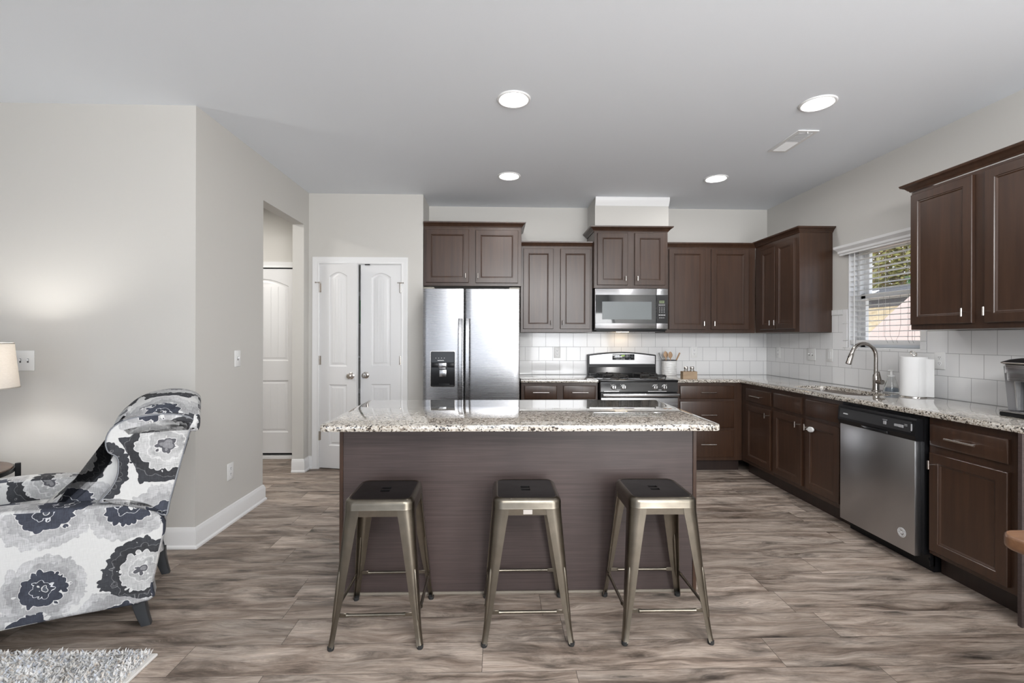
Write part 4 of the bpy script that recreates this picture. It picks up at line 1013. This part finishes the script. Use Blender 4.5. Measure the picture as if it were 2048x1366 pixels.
at = me.attributes.new('tuft', 'FLOAT', 'POINT'); at.data.foreach_set('value', att)
po = bpy.data.objects.new('pile', me); COL.objects.link(po); po.parent = t; po['kind'] = 'stuff'

# ------------------------------------------------------------------ armchair (local +y forward, x = 0 near side .. W far side)
t = thing('armchair', 'floral black and white wingback armchair at the left', 'armchair', (-1.555, 2.10, 0), math.radians(117))
W = .66
def smooth_loop(P, n=4):                       # closed Catmull-Rom
    out = []; k = len(P)
    for i in range(k):
        p0, p1, p2, p3 = (Vector(P[(i + j - 1) % k]) for j in range(4))
        for q in range(n):
            u = q / n
            out.append(tuple(.5 * ((2 * p1) + (p2 - p0) * u + (2 * p0 - 5 * p1 + 4 * p2 - p3) * u * u + (3 * p1 - p0 - 3 * p2 + p3) * u ** 3)))
    return out
def inset_loop(L, d):
    if d == 0: return list(L)
    k = len(L); out = []
    for i in range(k):
        a, b, c = Vector(L[i - 1]), Vector(L[i]), Vector(L[(i + 1) % k])
        t_ = (c - a).normalized(); out.append(tuple(b + Vector((-t_.y, t_.x)) * d))
    return out
def cushion(profile, x0, x1, r=.025, n=5, sm=4, crown=0.0, mid=6):
    """(y,z) outline, counter-clockwise, carried from x0 to x1 with rounded edges; crown swells the middle"""
    L = smooth_loop(profile, sm) if sm else profile; rings = []; sh = .055 / W
    cy = sum(p[0] for p in L) / len(L); cz = sum(p[1] for p in L) / len(L)
    near = [(x0 + r * (1 - math.sin(PI / 2 * k / n)), r * (1 - math.cos(PI / 2 * k / n))) for k in range(n, -1, -1)]
    far = [(x1 - (x - x0), d) for x, d in near[::-1]]
    midl = [(x0 + r + (x1 - x0 - 2 * r) * k / mid, 0) for k in range(1, mid)]
    for x, d in near + midl + far:
        sw = crown * (1 - ((x - (x0 + x1) / 2) / ((x1 - x0) / 2)) ** 2)
        rings.append([(x, y + sh * x, z) for y, z in inset_loop(L, d - sw)])
    return MB().loft(rings)
ARM = [(-.012, .13), (.25, .135), (.55, .135), (.73, .13), (.755, .20), (.755, .40), (.75, .54), (.715, .60), (.60, .612), (.46, .612), (.33, .600), (.18, .588), (.06, .580), (-.02, .552), (-.074, .47), (-.054, .34), (-.028, .20)]
for x0, x1, nm in ((0, .125, 'arm'), (W - .125, W, 'arm')): cushion(ARM, x0, x1, .022, 5, 3).build(nm, FAB, t, 60, .01 if x0 == 0 else .4)
WING = [(.16, .600), (.128, .650), (.104, .70), (.098, .75), (.104, .790), (.132, .812), (.142, .86), (.124, .915), (.075, .952), (.0, .968), (-.10, .968), (-.182, .935), (-.166, .87), (-.13, .72), (-.096, .575), (-.076, .50), (.0, .552), (.08, .585)]
for x0, x1 in ((.0, .085), (W - .085, W)): cushion(WING, x0, x1, .02, 5, 3).build('wing', FAB, t, 60, .13)
BACK = [(.06, .30), (.14, .50), (.10, .70), (.06, .90), (.02, .99), (-.10, 1.0), (-.182, .95), (-.13, .72), (-.075, .47), (-.02, .18), (.02, .15)]
cushion(BACK, .07, W - .07, .01, 3, 3).build('back', FAB, t, 60, .2)
BC = [(.10, .455), (.30, .455), (.395, .470), (.40, .52), (.32, .60), (.215, .70), (.155, .82), (.115, .93), (.06, .985), (.04, .93), (.05, .70)]
cushion(BC, .105, W - .105, .045, 5, 3, .012).build('back_cushion', FAB, t, 60, .05)
ROLL = [(.085, .955), (.075, .995), (.02, 1.028), (-.06, 1.046), (-.14, 1.040), (-.195, 1.012), (-.205, .975), (-.188, .940), (-.10, .965), (.02, .965)]
rl = cushion(ROLL, .0, W, .03, 5, 3, .0, 14)
rl.v = [(x, y, z - .078 * abs((x - W / 2) / (W / 2)) ** 2.2) for x, y, z in rl.v]
rl.build('top_roll', FAB, t, 60, .07)
SEATP = [(.10, .19), (.40, .17), (.72, .17), (.735, .25), (.735, .40), (.70, .415), (.40, .415), (.10, .415)]
cushion(SEATP, .115, W - .115, .008, 3, 2).build('seat_base', FAB, t, 60, .5)
SC = [(.12, .412), (.45, .408), (.72, .412), (.765, .44), (.765, .475), (.72, .505), (.45, .515), (.20, .50), (.12, .47)]
cushion(SC, .128, W - .128, .035, 5, 3, .008).build('seat_cushion', FAB, t, 60, .23)
# piping on the near and far outer edges
for x, nm in ((.004, 'near'), (W - .004, 'far')):
    L = smooth_loop(WING, 3); MB().tube([(x + (.004 if x < .3 else -.004), y + .055 * x / W, z) for y, z in inset_loop(L, .006) + inset_loop(L, .006)[:1]], .0042, 6).build('piping', PIPING, t, 60)
def chair_leg(x, y, lean, zb):
    rg = []
    for u in (0, .3, .7, 1):
        z = zb + (.145 - zb) * u; w_ = .019 + .009 * u; o = lean * (1 - u) ** 1.6
        rg.append([(px, py + o, z) for px, py in rrect(x - w_, x + w_, y - w_, y + w_, .006, 3)])
    return MB().loft(rg)
for x, y, ln, zb in ((.075, .035, -.03, .0), (W - .06, .035, -.03, .0), (.06, .69, .015, .0125), (W - .06, .69, .015, .0125)): chair_leg(x, y, ln, zb).build('leg', LEGC, t, 40)
